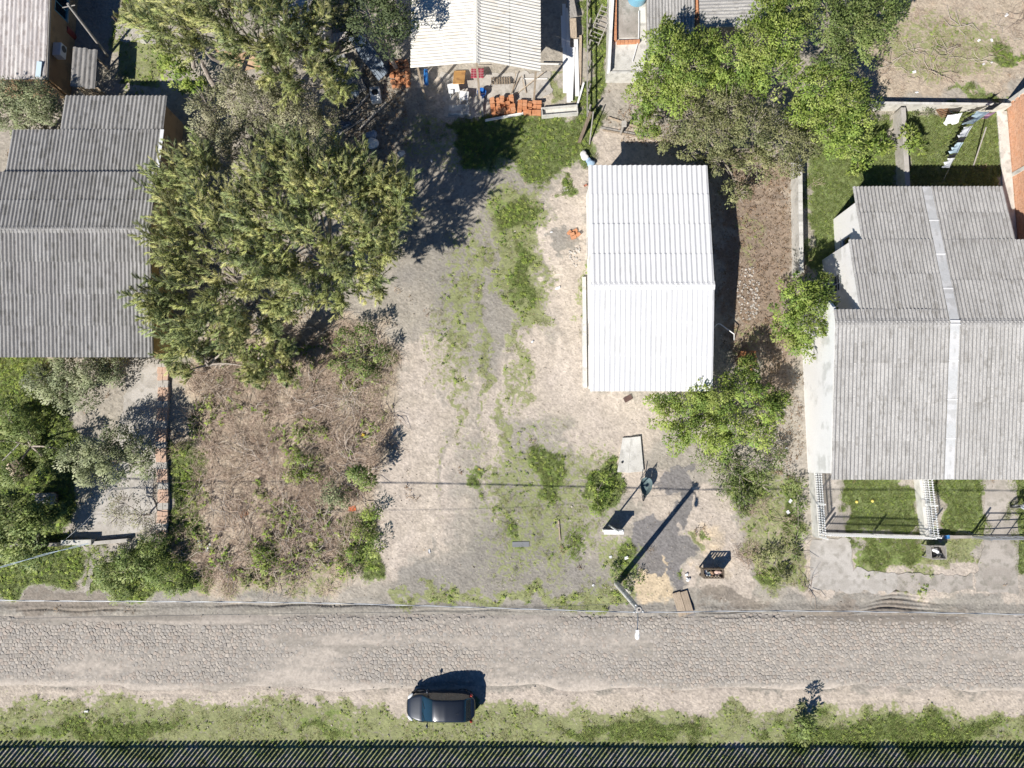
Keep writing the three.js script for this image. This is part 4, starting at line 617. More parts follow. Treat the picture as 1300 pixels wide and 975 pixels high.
broadTree('tree', 'thin olive tree with bare grey branches behind the white roof', [[880, 150, 3.6, 1.2], [915, 165, 3.6, 1.4], [955, 160, 4, 1.4], [990, 175, 3.4, 1.3], [915, 205, 2.8, 1], [960, 210, 2.6, 1.1], [875, 185, 2.8, 0.9], [935, 245, 2, 0.8], [845, 175, 2.4, 0.8], [1000, 210, 2.4, 0.9], [1020, 180, 3, 1], [925, 135, 4, 1.2], [890, 215, 2.2, 0.7]], { seed: 15, group: TG, pal: 'olive', leafSize: 0.13, per: 58, twigs: 12, gap: 0.26, base: [900, 205] });
broadTree('tree', 'dense rounded green tree at the front corner of the white roof', [[845, 525, 1.9, 0.95], [875, 510, 2.3, 1.1], [910, 500, 2.5, 1.15], [945, 495, 2.4, 1.05], [970, 520, 2, 0.95], [890, 545, 2, 1.1], [930, 540, 2.1, 1.15], [860, 555, 1.6, 0.85], [965, 550, 1.6, 0.9], [915, 560, 1.6, 0.9], [985, 505, 1.8, 0.7], [950, 470, 2.2, 0.7], [832, 515, 1.6, 0.6], [890, 498, 3, 0.7]], { seed: 16, pal: 'bright', leafSize: 0.14, gap: 0.25 });
broadTree('shrub', 'loose weedy shrub below the dense tree at the white roof corner', [[895, 582, 0.9, 0.85], [925, 590, 0.9, 0.95], [960, 590, 0.8, 0.9], [985, 575, 0.7, 0.7], [920, 615, 0.6, 0.75], [945, 632, 0.5, 0.7], [965, 615, 0.5, 0.6], [938, 648, 0.4, 0.5]], { seed: 17, pal: 'mid', leafSize: 0.12, per: 30, twigs: 12, category: 'shrub', gap: 0.36, trunkR: 0.04 });
broadTree('tree', 'small bright tree against the white side wall of the grey duplex', [[1015, 370, 3.4, 1.05], [1038, 385, 3.4, 0.95], [1000, 395, 3, 0.9], [1025, 410, 3.2, 1], [995, 425, 2.6, 0.75], [1018, 440, 2.6, 0.7], [1045, 365, 3, 0.7]], { seed: 18, pal: 'bright', gap: 0.28 });
const LG = 'trees and shrubs in the left garden';
broadTree('tree', 'sage green tree between the corner house and the dark roof', [[20, 120, 2.8, 1.1], [50, 125, 2.9, 1.1], [60, 145, 2.6, 1], [15, 150, 2.2, 1.1], [-10, 130, 2.6, 1.2], [40, 150, 2.4, 1]], { seed: 19, pal: 'sage', leafSize: 0.13, group: LG, gap: 0.28 });
broadTree('shrub', 'sage shrub growing under the front eave of the dark roof', [[55, 482, 1.9, 1], [85, 472, 2.1, 1], [115, 475, 2.1, 1.05], [145, 470, 1.8, 0.85], [75, 500, 1.6, 0.9], [110, 500, 1.6, 0.9]], { seed: 20, pal: 'sage', leafSize: 0.13, group: LG, category: 'shrub', twigs: 6, gap: 0.3 });
broadTree('tree', 'sage green round tree overhanging the garden path', [[100, 585, 2.4, 1], [125, 575, 2.6, 1.05], [145, 590, 2.5, 1], [120, 605, 2.2, 0.95], [150, 560, 2.3, 0.9], [175, 575, 2.3, 0.85], [185, 590, 2.1, 0.7]], { seed: 21, pal: 'sage', group: LG, leafSize: 0.13, gap: 0.28 });
broadTree('tree', 'broad glossy green tree beside the garden gate', [[15, 650, 2.8, 1.3], [45, 665, 2.7, 1.2], [20, 690, 2.4, 1.2], [65, 650, 2, 0.9], [-15, 670, 2.6, 1.3], [45, 700, 1.6, 0.9]], { seed: 22, pal: 'mid', group: LG, leafSize: 0.15 });
broadTree('shrub', 'sparse grey twiggy shrub beside the brick path edging', [[160, 640, 1.7, 0.8], [180, 655, 1.6, 0.8], [150, 655, 1.3, 0.7], [195, 670, 1.2, 0.7]], { seed: 23, pal: 'grey', group: LG, leafSize: 0.1, per: 20, twigs: 20, category: 'shrub', gap: 0.4, trunkR: 0.05 });
broadTree('shrub', 'low dense shrub on the grass outside the garden gate', [[140, 725, 0.9, 0.95], [170, 715, 1.1, 1], [200, 725, 0.9, 0.95], [225, 740, 0.6, 0.75], [150, 745, 0.6, 0.8], [195, 695, 0.9, 0.8]], { seed: 24, pal: 'mid', group: LG, leafSize: 0.12, category: 'shrub', gap: 0.25, trunkR: 0.04 });
broadTree('shrub', 'broad green shrub below the sage eave shrub', [[10, 530, 1.6, 1.1], [35, 545, 1.3, 0.9], [-10, 560, 1.5, 1.1], [20, 600, 1.1, 0.8], [60, 590, 1.4, 0.8], [75, 570, 1.5, 0.8]], { seed: 25, pal: 'mid', group: LG, category: 'shrub', leafSize: 0.13, gap: 0.3 });
broadTree('shrub', 'broad leaved young fig bush against the drying yard wall', [[1156, 176, 1.1, 0.5], [1163, 188, 1, 0.45], [1158, 168, 1.2, 0.4]], { seed: 26, pal: 'bright', leafSize: 0.24, per: 22, category: 'shrub', trunkR: 0.03 });
broadTree('shrub', 'yellow green fern-like shrub on the grass inside the low wall', [[1100, 188, 0.8, 0.7], [1118, 182, 0.8, 0.65], [1088, 170, 1, 0.6], [1090, 212, 0.5, 0.5]], { seed: 27, pal: 'bright', leafSize: 0.2, per: 30, category: 'shrub', trunkR: 0.03 });
broadTree('sapling', 'slender dark sapling on the grass verge across the road', [[1020, 925, 0.9, 0.4], [1022, 920, 1.4, 0.4], [1017, 930, 0.6, 0.4], [1025, 928, 1.1, 0.35]], { seed: 28, pal: 'mid', leafSize: 0.15, per: 60, base: [1016, 921], trunkR: 0.03 });
broadTree('sapling', 'thin sapling casting a long shadow on the dry brush edge', [[462, 606, 1.6, 0.55], [456, 600, 2.1, 0.5], [466, 612, 1.3, 0.45], [452, 603, 2.5, 0.4]], { seed: 29, pal: 'mid', leafSize: 0.15, per: 44, base: [464, 618], trunkR: 0.03 });
const BG = 'bushes among the dry brush';
for (const [label, blobs, pal, sd] of [
  ['bright feathery bush in the middle of the dry brush', [[378, 585, 0.5, 0.6], [370, 605, 0.4, 0.5], [395, 605, 0.4, 0.5], [402, 585, 0.4, 0.35]], 'bright', 41],
  ['blue green round bush beside the orange scrap in the brush', [[425, 622, 0.6, 0.6], [432, 635, 0.5, 0.55], [415, 640, 0.4, 0.5]], 'sage', 42],
  ['tall bright weed bush along the edge of the sandy track', [[470, 650, 0.5, 0.55], [458, 675, 0.5, 0.6], [474, 690, 0.5, 0.6], [450, 705, 0.4, 0.6], [440, 722, 0.3, 0.5]], 'bright', 43],
  ['small bright bush on the brush near the road drain', [[335, 708, 0.4, 0.5], [342, 718, 0.3, 0.45], [328, 700, 0.3, 0.35]], 'bright', 44],
  ['dark green bramble bush below the shading pine', [[440, 430, 1.2, 0.7], [465, 420, 1.2, 0.7], [480, 450, 0.9, 0.6], [455, 460, 0.8, 0.6], [430, 465, 0.6, 0.5], [470, 480, 0.5, 0.5]], 'mid', 45],
  ['tiny bush casting a dark shadow on the straw', [[403, 548, 0.3, 0.25], [385, 555, 0.25, 0.25], [362, 722, 0.2, 0.3]], 'mid', 46],
  ['leafy weed clump beside the white meter wall', [[765, 625, 0.25, 0.5], [760, 645, 0.25, 0.5], [770, 605, 0.2, 0.4], [755, 615, 0.2, 0.35]], 'bright', 47],
  ['dark leafy bush in the pine shadow by the clearing', [[500, 320, 0.7, 0.5], [492, 305, 0.9, 0.55], [505, 300, 0.6, 0.45]], 'sage', 48],
  ['straggling weed bush along the low wall beside the weedy strip', [[1008, 610, 0.3, 0.5], [1012, 640, 0.3, 0.5], [1015, 670, 0.25, 0.45], [1005, 700, 0.25, 0.5]], 'mid', 50],
  ['low spreading weed bush on the sandy edge above the drain', [[985, 700, 0.2, 0.5], [968, 712, 0.2, 0.45], [990, 730, 0.2, 0.5]], 'olive', 51],
  ['low weed bush beside the utility pole foot', [[785, 728, 0.2, 0.4], [800, 745, 0.2, 0.4], [812, 728, 0.15, 0.35]], 'mid', 49],
]) broadTree('bush', label, blobs, { pal, seed: sd, category: 'bush', leafSize: 0.13, per: 34, group: BG, trunkR: 0.025 });
// ---------------------------------------------------------------- walls, paths and fences of the yards
const slab = (name, pts, h, mat, y0 = -0.06) => { const w = pts.map(([x, y]) => at(x, y, h)), v = []; w.forEach((p, i) => { const q = w[(i + 1) % w.length], L = p.distanceTo(q), n = Math.max(1, Math.round(L / 0.18)); for (let k = 0; k < n; k++) { const f = k / n, x = lerp(p.x, q.x, f), z = lerp(p.z, q.z, f); v.push(new THREE.Vector2(x + (fbm(x * 2.3 + 7, z * 2.3, 3) - 0.5) * 0.5, -z + (fbm(x * 2.3, z * 2.3 + 19, 3) - 0.5) * 0.5)); } }); const s = new THREE.Shape(v); return struct(name, [new THREE.ExtrudeGeometry(s, { depth: h - y0, bevelEnabled: false }).rotateX(-Math.PI / 2).translate(0, y0, 0)], mat); };
slab('pavement', [[1030, 684], [1078, 684], [1081, 722], [1138, 726], [1138, 752], [1026, 752]], 0.025, M.concrete);
slab('pavement', [[1040, 600], [1072, 600], [1068, 640], [1076, 676], [1046, 682]], 0.025, M.concreteDirty);
slab('driveway', [[1248, 590], [1290, 590], [1294, 755], [1238, 752], [1250, 684]], 0.025, M.concreteDirty);
slab('pavement', [[1138, 728], [1236, 730], [1236, 750], [1138, 752]], 0.025, M.concreteDirty);
slab('path', [[165, 455], [215, 455], [210, 520], [196, 560], [198, 670], [150, 682], [92, 684], [100, 640], [140, 600], [150, 540]], 0.025, M.concrete);
slab('path', [[98, 692], [165, 690], [160, 712], [122, 715], [112, 752], [106, 752], [116, 705]], 0.04, M.concreteDirty);
slab('path', [[148, 28], [198, 30], [196, 56], [148, 52]], 0.025, M.concrete);
slab('terrace', [[560, 92], [700, 92], [700, 118], [600, 150], [565, 148]], 0.04, M.concrete);
slab('pavement', [[95, 100], [205, 110], [205, 124], [92, 122]], 0.03, M.concreteDirty);
function yardWall(label, a, b, h, w, mat = M.concretePale, name = 'yard_wall') {
  const A = at(a[0], a[1]), B = at(b[0], b[1]), t = thing(name, label, 'wall', [A.x, 0, A.z]), d = B.clone().sub(A), L = d.length(), n = Math.max(2, Math.round(L / 2.2));
  t.rotation.y = -Math.atan2(d.z, d.x);
  for (let k = 0; k < n; k++) mesh('panel', [bx(L / n - 0.012, h + 0.2 + 0.015 * H1(k, 7), w - 0.02 * H1(k, 3), (k + 0.5) * L / n, h / 2 - 0.1, 0.015 * (H1(k, 9) - 0.5))], mat, t);
  return t;
}
yardWall('long pale rendered wall between the dry field and the drying yard', [1098, 139], [1272, 141], 0.85, 0.16);
yardWall('wide pale wall between drying yard and shrub garden', [1136, 146], [1142, 246], 0.95, 0.3, M.concrete);
yardWall('long pale wall along the bare soil strip behind the white roof', [1006, 205], [1008, 352], 1.15, 0.26);
const fenceMats = { w: M.whitePaint };
function railing(label, a, b, base, top, { pitch = 0.135, group, wallW = 0.15, mat = M.concretePale, r = 0.019 } = {}) { // low wall with a white picket railing on it
  const A = at(a[0], a[1]), B = at(b[0], b[1]), d = B.clone().sub(A), L = d.length(), t = thing('picket_fence', label, 'fence', [A.x, 0, A.z], 0, group);
  t.rotation.y = -Math.atan2(d.z, d.x);
  mesh('base_wall', [bx(L, base + 0.15, wallW, L / 2, base / 2 - 0.075, 0)], mat, t);
  for (const y of [base + 0.12, base + (top - base) * 0.5, top - 0.14]) mesh('rail', [bx(L - 0.02, 0.05, 0.035, L / 2, y, 0)], M.whitePaint, t);
  for (const x of [0.04, L / 2, L - 0.04]) mesh('post', [bx(0.07, top - base + 0.12, 0.07, x, (top + base) / 2 + 0.061, 0)], M.whitePaint, t);
  const g = boxUV(joined([new THREE.CylinderGeometry(r, r, top - base - 0.02, 6), new THREE.ConeGeometry(r * 1.3, 0.09, 6).translate(0, (top - base) / 2 + 0.02, 0)])), n = Math.floor((L - 0.2) / pitch);
  for (let k = 0; k <= n; k++) { const m = mesh('picket', g, M.whitePaint, t); m.position.set(0.1 + k * pitch, (top + base) / 2 + 0.01, 0.03); }
  return t;
}
const FG = 'white picket railings round the front yard';
railing('white picket railing on a low wall beside the weedy lot', [1027, 596], [1033, 681], 0.85, 1.75, { group: FG });
railing('white picket railing on a low wall between the two lawns', [1163, 600], [1172, 680], 0.6, 1.65, { group: FG, wallW: 0.4 });
railing('white picket railing across the front of the lawn with yellow fruits', [1040, 677], [1172, 681], 0.12, 1.25, { group: FG, pitch: 0.14 });
yardWall('low grey kerb wall between lawn and verge by the blue cap', [1180, 681], [1232, 681], 0.3, 0.18, M.concreteDirty, 'kerb_wall');
{
  const p = at(1231, 681), q = at(1300, 684), L = q.x - p.x, t = thing('metal_gate', 'grey tubular metal gate across the concrete driveway', 'gate', [p.x, 0, p.z]);
  mesh('post', [bx(0.09, 1.9, 0.09, 0, 0.95, 0)], M.steel, t); mesh('post', [bx(0.09, 1.9, 0.09, L, 0.95, 0.05)], M.steel, t);
  const B = (x0, y0, x1, y1, r = 0.03) => bar(V(x0, y0, 0), V(x1, y1, 0), r, r, 6);
  for (const y of [0.12, 1.55]) mesh('rail', [B(0.08, y, L - 0.08, y, 0.035)], M.steel, t);
  for (const f of [0.06, 0.36, 0.66, 0.94]) mesh('upright', [B(L * f, 0.12, L * f, 1.55)], M.steel, t);
  for (const y of [0.5, 1.05]) mesh('brace', [B(L * 0.06, y, L * 0.94, y + 0.14)], M.steel, t);
}
{ // picket fence south of the verge; its shadow lies on the grass
  const t = thing('tall_picket_fence', 'tall grey picket fence along the grass verge, casting striped shadow', 'fence', [0, 0, 17.42]);
  const g = boxUV(joined([bx(0.18, 2.1, 0.03, 0, 1.02, 0), new THREE.CylinderGeometry(0.09, 0.09, 0.03, 12, 1).rotateX(Math.PI / 2).translate(0, 2.07, 0)]));
  for (let k = 0; k < 260; k++) { const m = mesh('picket', g, M.woodGrey, t), x = -36.5 + k * 0.272; m.position.set(x, -0.04 - 0.06 * Math.sin((x + 8) * 0.09) + 0.02 * H1(k, 2), 0.05 * Math.sin(x * 0.2)); m.rotation.z = 0.02 * (H1(k, 8) - 0.5); }
  for (const y of [0.4, 1.72]) for (let k = 0; k < 12; k++) mesh('rail', [bx(6, 0.12, 0.05, -33.5 + k * 6, y, -0.05)], M.woodGrey, t);
  for (let k = 0; k < 24; k++) mesh('post', [bx(0.06, 1.7, 0.06, -36.15 + k * 11 * 0.272, 0.82, -0.11)], M.woodGrey, t);
}
// ---------------------------------------------------------------- parked car
{
  const c = at(560, 899), t = thing('parked_car', 'glossy dark navy hatchback parked at the edge of the stone road', 'car', [-3.97, 0.0, 13.5], 0.0);
  const XS = [-1.915, -1.9, -1.86, -1.78, -1.62, -1.4, -1.18, -1.02, -0.86, -0.68, -0.52, -0.4, -0.2, 0.02, 0.22, 0.3, 0.38, 0.62, 0.86, 1.06, 1.2, 1.34, 1.46, 1.58, 1.68, 1.76, 1.83, 1.88, 1.905];
  const curve = (pts) => (x) => { for (let k = 1; k < pts.length; k++) if (x <= pts[k][0]) { const f = clamp((x - pts[k - 1][0]) / (pts[k][0] - pts[k - 1][0])); return lerp(pts[k - 1][1], pts[k][1], f); } return pts[pts.length - 1][1]; };
  const top = curve([[-1.915, 0.55], [-1.86, 0.66], [-1.78, 0.71], [-1.62, 0.77], [-1.4, 0.83], [-1.02, 0.93], [-0.68, 1.19], [-0.4, 1.38], [-0.2, 1.43], [0.3, 1.47], [0.86, 1.46], [1.2, 1.42], [1.34, 1.38], [1.68, 1.0], [1.76, 0.92], [1.88, 0.86], [1.905, 0.8]]);
  const belt = curve([[-1.915, 0.5], [-1.78, 0.64], [-1.4, 0.77], [-1.02, 0.87], [0, 0.91], [1.3, 0.96], [1.7, 0.9], [1.905, 0.74]]);
  const wid = (x) => 0.825 * Math.pow(1 - Math.pow(clamp(Math.abs(x) / 1.96), x < 0 ? 3.6 : 6), x < 0 ? 0.42 : 0.4) * (x < -0.4 ? 0.985 : 1);
  const sect = (x) => { const w = wid(x), b = belt(x), tp = Math.max(top(x), b + 0.015), f = clamp((tp - b) / 0.5), re = lerp(w * 0.88, 0.575, f), ry = tp - 0.055 * f - 0.012; return [[w * 0.92, 0.2], [w * 0.985, 0.3], [w, 0.5], [w * 0.99, lerp(0.5, b, 0.75)], [w * 0.955, b], [lerp(w * 0.955, re, 0.9), lerp(b, ry, 0.88)], [re * 0.985, ry + 0.015 * f], [re * 0.86, lerp(ry, tp, 0.62)], [re * 0.45, lerp(ry, tp, 0.93)], [0, tp]]; };
  const rows = XS.map((x) => { const s = sect(x); return [...s.map(([z, y]) => [x, y, z]), ...s.slice(0, -1).reverse().map(([z, y]) => [x, y, -z])]; }), n = rows[0].length;
  const all = [], idx = []; rows.forEach((r) => r.forEach((p) => all.push(...p)));
  const inC = (i) => XS[i] >= -1.03 && XS[i + 1] <= -0.39, side = (i) => XS[i] >= -0.53 && XS[i + 1] <= 1.21 && !(XS[i] >= 0.29 && XS[i + 1] <= 0.39), rear = (i) => XS[i] >= 1.33 && XS[i + 1] <= 1.69;
  const parts = { body: [], windscreen: [], rear_window: [], side_l: [], side_r: [], roof: [] };
  for (let i = 0; i < XS.length - 1; i++) for (let j = 0; j < n - 1; j++) {
    const jj = Math.min(j, n - 2 - j), a = i * n + j, q = [a, a + 1, a + n, a + 1, a + n + 1, a + n];
    const k = jj === 4 && side(i) ? (j < 9 ? 'side_l' : 'side_r') : jj >= 6 && inC(i) ? 'windscreen' : jj >= 6 && rear(i) ? 'rear_window' : jj >= 6 && XS[i] >= -0.41 && XS[i + 1] <= 1.35 ? 'roof' : 'body';
    parts[k].push(...q); idx.push(...q);
  }
  for (const i of [0, XS.length - 1]) for (let j = 1; j < n - 1; j++) parts.body.push(i * n, i * n + j, i * n + j + 1);
  const whole = new THREE.BufferGeometry(); whole.setAttribute('position', new THREE.Float32BufferAttribute(all, 3)); whole.setIndex(idx); whole.computeVertexNormals();
  const paint = new THREE.MeshPhysicalMaterial({ color: new THREE.Color().setRGB(0.012, 0.017, 0.027), roughness: 0.3, metalness: 0.1, clearcoat: 1, clearcoatRoughness: 0.08 });
  const carGlass = new THREE.MeshPhysicalMaterial({ color: new THREE.Color().setRGB(0.012, 0.03, 0.04), roughness: 0.08, clearcoat: 1, clearcoatRoughness: 0.04 });
  const cut = (ix) => { const g = new THREE.BufferGeometry(), used = [...new Set(ix)], mp = new Map(used.map((v, k) => [v, k])); for (const at_ of ['position', 'normal']) { const s = whole.attributes[at_].array; g.setAttribute(at_, new THREE.Float32BufferAttribute(used.flatMap((v) => [s[v * 3], s[v * 3 + 1], s[v * 3 + 2]]), 3)); } g.setIndex(ix.map((v) => mp.get(v))); return g; };
  mesh('body', cut(parts.body), paint, t); mesh('roof', cut(parts.roof), paint, t); mesh('windscreen', cut(parts.windscreen), carGlass, t); mesh('rear_window', cut(parts.rear_window), carGlass, t); mesh('side_window', cut(parts.side_l), carGlass, t); mesh('side_window', cut(parts.side_r), carGlass, t);
  mesh('underbody', [rb(3.4, 0.2, 1.4, 0, 0.24, 0, 0.05)], M.black, t);
  const lampM = new THREE.MeshPhysicalMaterial({ color: 0xdfe4e6, roughness: 0.15, clearcoat: 1 }), redM = new THREE.MeshPhysicalMaterial({ color: new THREE.Color().setRGB(0.35, 0.02, 0.015), roughness: 0.2, clearcoat: 1 });
  for (const s of [-1, 1]) {
    const sp = new THREE.SphereGeometry(1, 14, 10); mesh('headlight', [sp.clone().scale(0.2, 0.07, 0.085).rotateY(-s * 0.8).translate(-1.7, 0.655, s * 0.59)], lampM, t);
    mesh('tail_light', [sp.clone().scale(0.09, 0.17, 0.08).translate(1.72, 0.86, s * 0.69)], redM, t);
    mesh('mirror', [sp.clone().scale(0.07, 0.075, 0.12).translate(-0.72, 0.98, s * 0.92), bar(V(-0.7, 0.92, s * 0.76), V(-0.71, 0.96, s * 0.9), 0.025)], paint, t);
    for (const x of [-1.18, 1.2]) { const w = new THREE.Group(); w.name = 'wheel'; t.add(w); w.position.set(x, 0.29, s * 0.69); const ty = lathe([[0.19, -0.09], [0.27, -0.09], [0.29, -0.06], [0.29, 0.06], [0.27, 0.09], [0.19, 0.09]], 28).rotateX(Math.PI / 2); mesh('tyre', [ty], M.rubber, w); mesh('rim', [new THREE.CylinderGeometry(0.2, 0.2, 0.14, 20).rotateX(Math.PI / 2)], M.steel, w); }
    mesh('door_handle', [rb(0.16, 0.025, 0.03, 0.18, 0.84, s * 0.815, 0.01)], paint, t);
    mesh('wiper', [bar(V(-0.99, 0.965, s * 0.3 - 0.1), V(-0.86, 1.075, s * 0.3 + 0.28), 0.008)], M.black, t);
  }
  mesh('grille', [rb(0.04, 0.1, 0.6, -1.895, 0.52, 0, 0.02)], M.black, t);
  mesh('number_plate', [bx(0.012, 0.12, 0.4, -1.925, 0.4, 0)], M.steel, t); mesh('number_plate', [bx(0.012, 0.12, 0.4, 1.915, 0.55, 0)], M.steel, t);
  mesh('antenna', [bar(V(0.9, 1.46, 0.1), V(1.1, 1.62, 0.1), 0.006)], M.black, t);
}
// ---------------------------------------------------------------- utility pole, street lamp, cables
const poleTop = at(811, 774, 6.6), poleFoot = at(783, 741);
{
  const f = poleFoot, tp = poleTop.clone().sub(f), t = thing('utility_pole', 'pale concrete utility pole with street lamp arm beside the stone road', 'utility pole', [f.x, 0, f.z]);
  mesh('shaft', [bar(V(0, -0.3, 0).addScaledVector(tp, -0.04), tp, 0.165, 0.12, 16)], M.concretePale, t);
  mesh('cap', [new THREE.CylinderGeometry(0.13, 0.13, 0.03, 16).translate(tp.x, tp.y + 0.015, tp.z)], M.concrete, t);
  mesh('cap_hole', [new THREE.CylinderGeometry(0.05, 0.05, 0.012, 12).translate(tp.x, tp.y + 0.037, tp.z)], M.black, t);
  mesh('clamp', [new THREE.TorusGeometry(0.16, 0.03, 6, 18).rotateX(Math.PI / 2).translate(tp.x * 0.99, tp.y - 0.12, tp.z * 0.99)], M.steel, t);
  for (const a of [0.4, 2.6, 4.2]) mesh('insulator', [lathe([[0, 0], [0.06, 0], [0.05, 0.05], [0.07, 0.07], [0.04, 0.12], [0, 0.12]], 10).translate(tp.x + 0.24 * Math.cos(a), tp.y - 0.16, tp.z + 0.24 * Math.sin(a))], M.steel, t);
  const lp = at(809, 806, 6.75).sub(f), arm = mesh('lamp_arm', [tube([V(tp.x, tp.y - 0.35, tp.z + 0.1), V(lerp(tp.x, lp.x, 0.4), tp.y - 0.05, lerp(tp.z, lp.z, 0.4)), V(lp.x, lp.y, lp.z - 0.15)], 0.028, 8, 16)], M.steel, t);
  mesh('lamp_head', [new THREE.SphereGeometry(1, 16, 10).scale(0.12, 0.06, 0.2).translate(lp.x, lp.y, lp.z + 0.04), bx(0.16, 0.06, 0.2, lp.x, lp.y + 0.04, lp.z - 0.14)], M.whitePlastic, arm);
  mesh('lens', [new THREE.SphereGeometry(1, 16, 8).scale(0.11, 0.06, 0.19).translate(lp.x, lp.y - 0.04, lp.z + 0.06)], M.glass, arm);
  const cable = (label, pts, strands, r, off, mat) => { const cv = new THREE.CatmullRomCurve3(pts), L = cv.getLength(), n = Math.round(L / 0.28), g = []; for (let s = 0; s < strands; s++) { const q = []; for (let k = 0; k <= n; k++) { const p = cv.getPointAt(k / n), a = k * 0.55 + s * 2 * Math.PI / strands; q.push(V(p.x, p.y + off * Math.cos(a), p.z + off * Math.sin(a))); } g.push(new THREE.TubeGeometry(new THREE.CatmullRomCurve3(q), n * 2, r, 5)); } const c = thing('power_cable', label, 'cable'); g.forEach((x, k) => mesh('strand', [x], Array.isArray(mat) ? mat[k % mat.length] : mat, c)); };
  const e = at(-150, 758, 6.6), w = at(1460, 784, 6.6), att = V(poleTop.x, 6.45, poleTop.z + 0.16);
  cable('twisted pale power cable running along the road left of the pole', [e, at(0, 762, 6.45), at(400, 765.5, 6.38), att], 2, 0.017, 0.02, [M.steel, flat(0.5, 0.52, 0.55, 0.6)]);
  cable('twisted pale power cable running along the road right of the pole', [att, at(1000, 775.5, 6.42), at(1300, 780, 6.5), w], 2, 0.017, 0.02, [M.steel, flat(0.5, 0.52, 0.55, 0.6)]);
  cable('thin lower wire above the road edge left of the pole', [at(-150, 792, 5.6), at(0, 786, 5.5), at(300, 780, 5.4), at(600, 775, 5.5), V(poleTop.x - 0.1, 5.8, at(800, 765, 5.8).z)], 1, 0.009, 0, M.darkGrey);
  cable('service cable dropping from the street into the left garden gate', [at(-60, 734, 5), at(0, 720, 4.4), at(60, 703, 3.8), at(112, 690, 3.2)], 2, 0.014, 0.03, flat(0.5, 0.6, 0.68, 0.5));
  cable('thin wire slanting from the left garden gate over the path', [at(84, 684, 3), at(100, 670, 3), at(116, 654, 2.9), at(150, 610, 2.8)], 1, 0.011, 0, M.steel);
}
// ---- electricity meter wall and its pipe mast
{
  const p = at(776, 671), t = thing('meter_wall', 'white meter wall with a thin pipe mast on the weedy lot', 'meter wall', [p.x, 0, p.z]);
  mesh('wall_panel', [rb(1.05, 1.15, 0.16, 0, 0.5, 0.1, 0.015)], M.plaster, t); mesh('coping', [rb(1.12, 0.06, 0.26, 0, 1.105, 0.1, 0.012)], M.whitePaint, t);
  mesh('meter_box', [rb(0.36, 0.48, 0.16, -0.1, 0.72, -0.07, 0.02)], M.darkGrey, t);
  mesh('mast', [bar(V(-0.12, -0.1, -0.18), V(-0.12, 4.0, -0.18), 0.05, 0.045, 10)], M.whitePaint, t);
  mesh('mast_bracket', [bx(0.4, 0.04, 0.06, 0.02, 3.0, -0.18), new THREE.SphereGeometry(0.09, 10, 8).translate(0.2, 3.02, -0.18)], M.steel, t);
}
// ---- wheelbarrow lying by the slab
{
  const p = at(818, 615), t = thing('wheelbarrow', 'dull green grey wheelbarrow standing beside the concrete slab', 'wheelbarrow', [p.x, 0, p.z], -0.12), tray = [], N = 20;
  const mat = flat(0.12, 0.17, 0.175, 0.55), P = [], I = [], ring = (s, y, dz) => { for (let k = 0; k < N; k++) { const a = k / N * 2 * Math.PI, z = Math.cos(a), x = Math.sin(a), w = 0.34 * (z > 0 ? 1 - 0.5 * z * z : 1) * Math.sign(x) * Math.pow(Math.abs(x), 0.7); P.push(w * s, y, (z > 0 ? 0.62 * z : 0.4 * z) * s + dz); } };
  ring(1, 0.62, 0); ring(1.04, 0.635, 0); ring(1, 0.6, 0); ring(0.62, 0.36, 0.02); for (let r = 0; r < 3; r++) for (let k = 0; k < N; k++) { const a = r * N + k, b = r * N + (k + 1) % N; I.push(a, b, a + N, b, b + N, a + N); }
  P.push(0, 0.35, 0.04); for (let k = 0; k < N; k++) I.push(3 * N + k, 3 * N + (k + 1) % N, 4 * N);
  const g = new THREE.BufferGeometry(); g.setAttribute('position', new THREE.Float32BufferAttribute(P, 3)); g.setIndex(I); mesh('tray', [g], mat, t);
  for (const s of [-1, 1]) { mesh('handle', [tube([V(s * 0.09, 0.3, 0.75), V(s * 0.2, 0.36, 0.2), V(s * 0.27, 0.5, -0.5), V(s * 0.28, 0.56, -0.85)], 0.022)], M.darkGrey, t); mesh('leg', [tube([V(s * 0.24, 0.42, -0.2), V(s * 0.26, 0.02, -0.3), V(s * 0.24, 0.42, -0.42)], 0.018)], M.darkGrey, t); }
  const w = new THREE.Group(); w.name = 'wheel'; t.add(w); w.position.set(0, 0.19, 0.78); mesh('tyre', [new THREE.TorusGeometry(0.15, 0.045, 8, 22).rotateY(Math.PI / 2)], M.rubber, w); mesh('rim', [new THREE.CylinderGeometry(0.11, 0.11, 0.04, 14).rotateZ(Math.PI / 2)], M.steel, w);
}
{ // two concrete cover slabs
  const cover = (label, pts, h) => { const s = new THREE.Shape(pts.map(([x, y]) => { const q = at(x, y, h); return new THREE.Vector2(q.x, -q.z); })); tag(mesh('cover_slab', [new THREE.ExtrudeGeometry(s, { depth: 0.14, bevelEnabled: true, bevelSize: 0.012, bevelThickness: 0.01, bevelSegments: 2 }).rotateX(-Math.PI / 2).translate(0, h - 0.15, 0)], M.concretePale), label, 'slab', 'concrete cover slabs'); };
  cover('left pale concrete cover slab with a small dark hole, near the wheelbarrow', [[791, 556], [801, 555.5], [797, 600], [784, 599]], 0.13); cover('right pale concrete cover slab with dark gap below its edge', [[801.8, 555.4], [813, 554], [817, 598], [797.8, 600]], 0.17);
  const q = at(790, 587, 0.14); tag(mesh('stone', [jitter(new THREE.IcosahedronGeometry(0.06, 1), 0.03).translate(q.x, 0.17, q.z)], M.black), 'tiny dark stone lying on the left cover slab', 'stone');
}
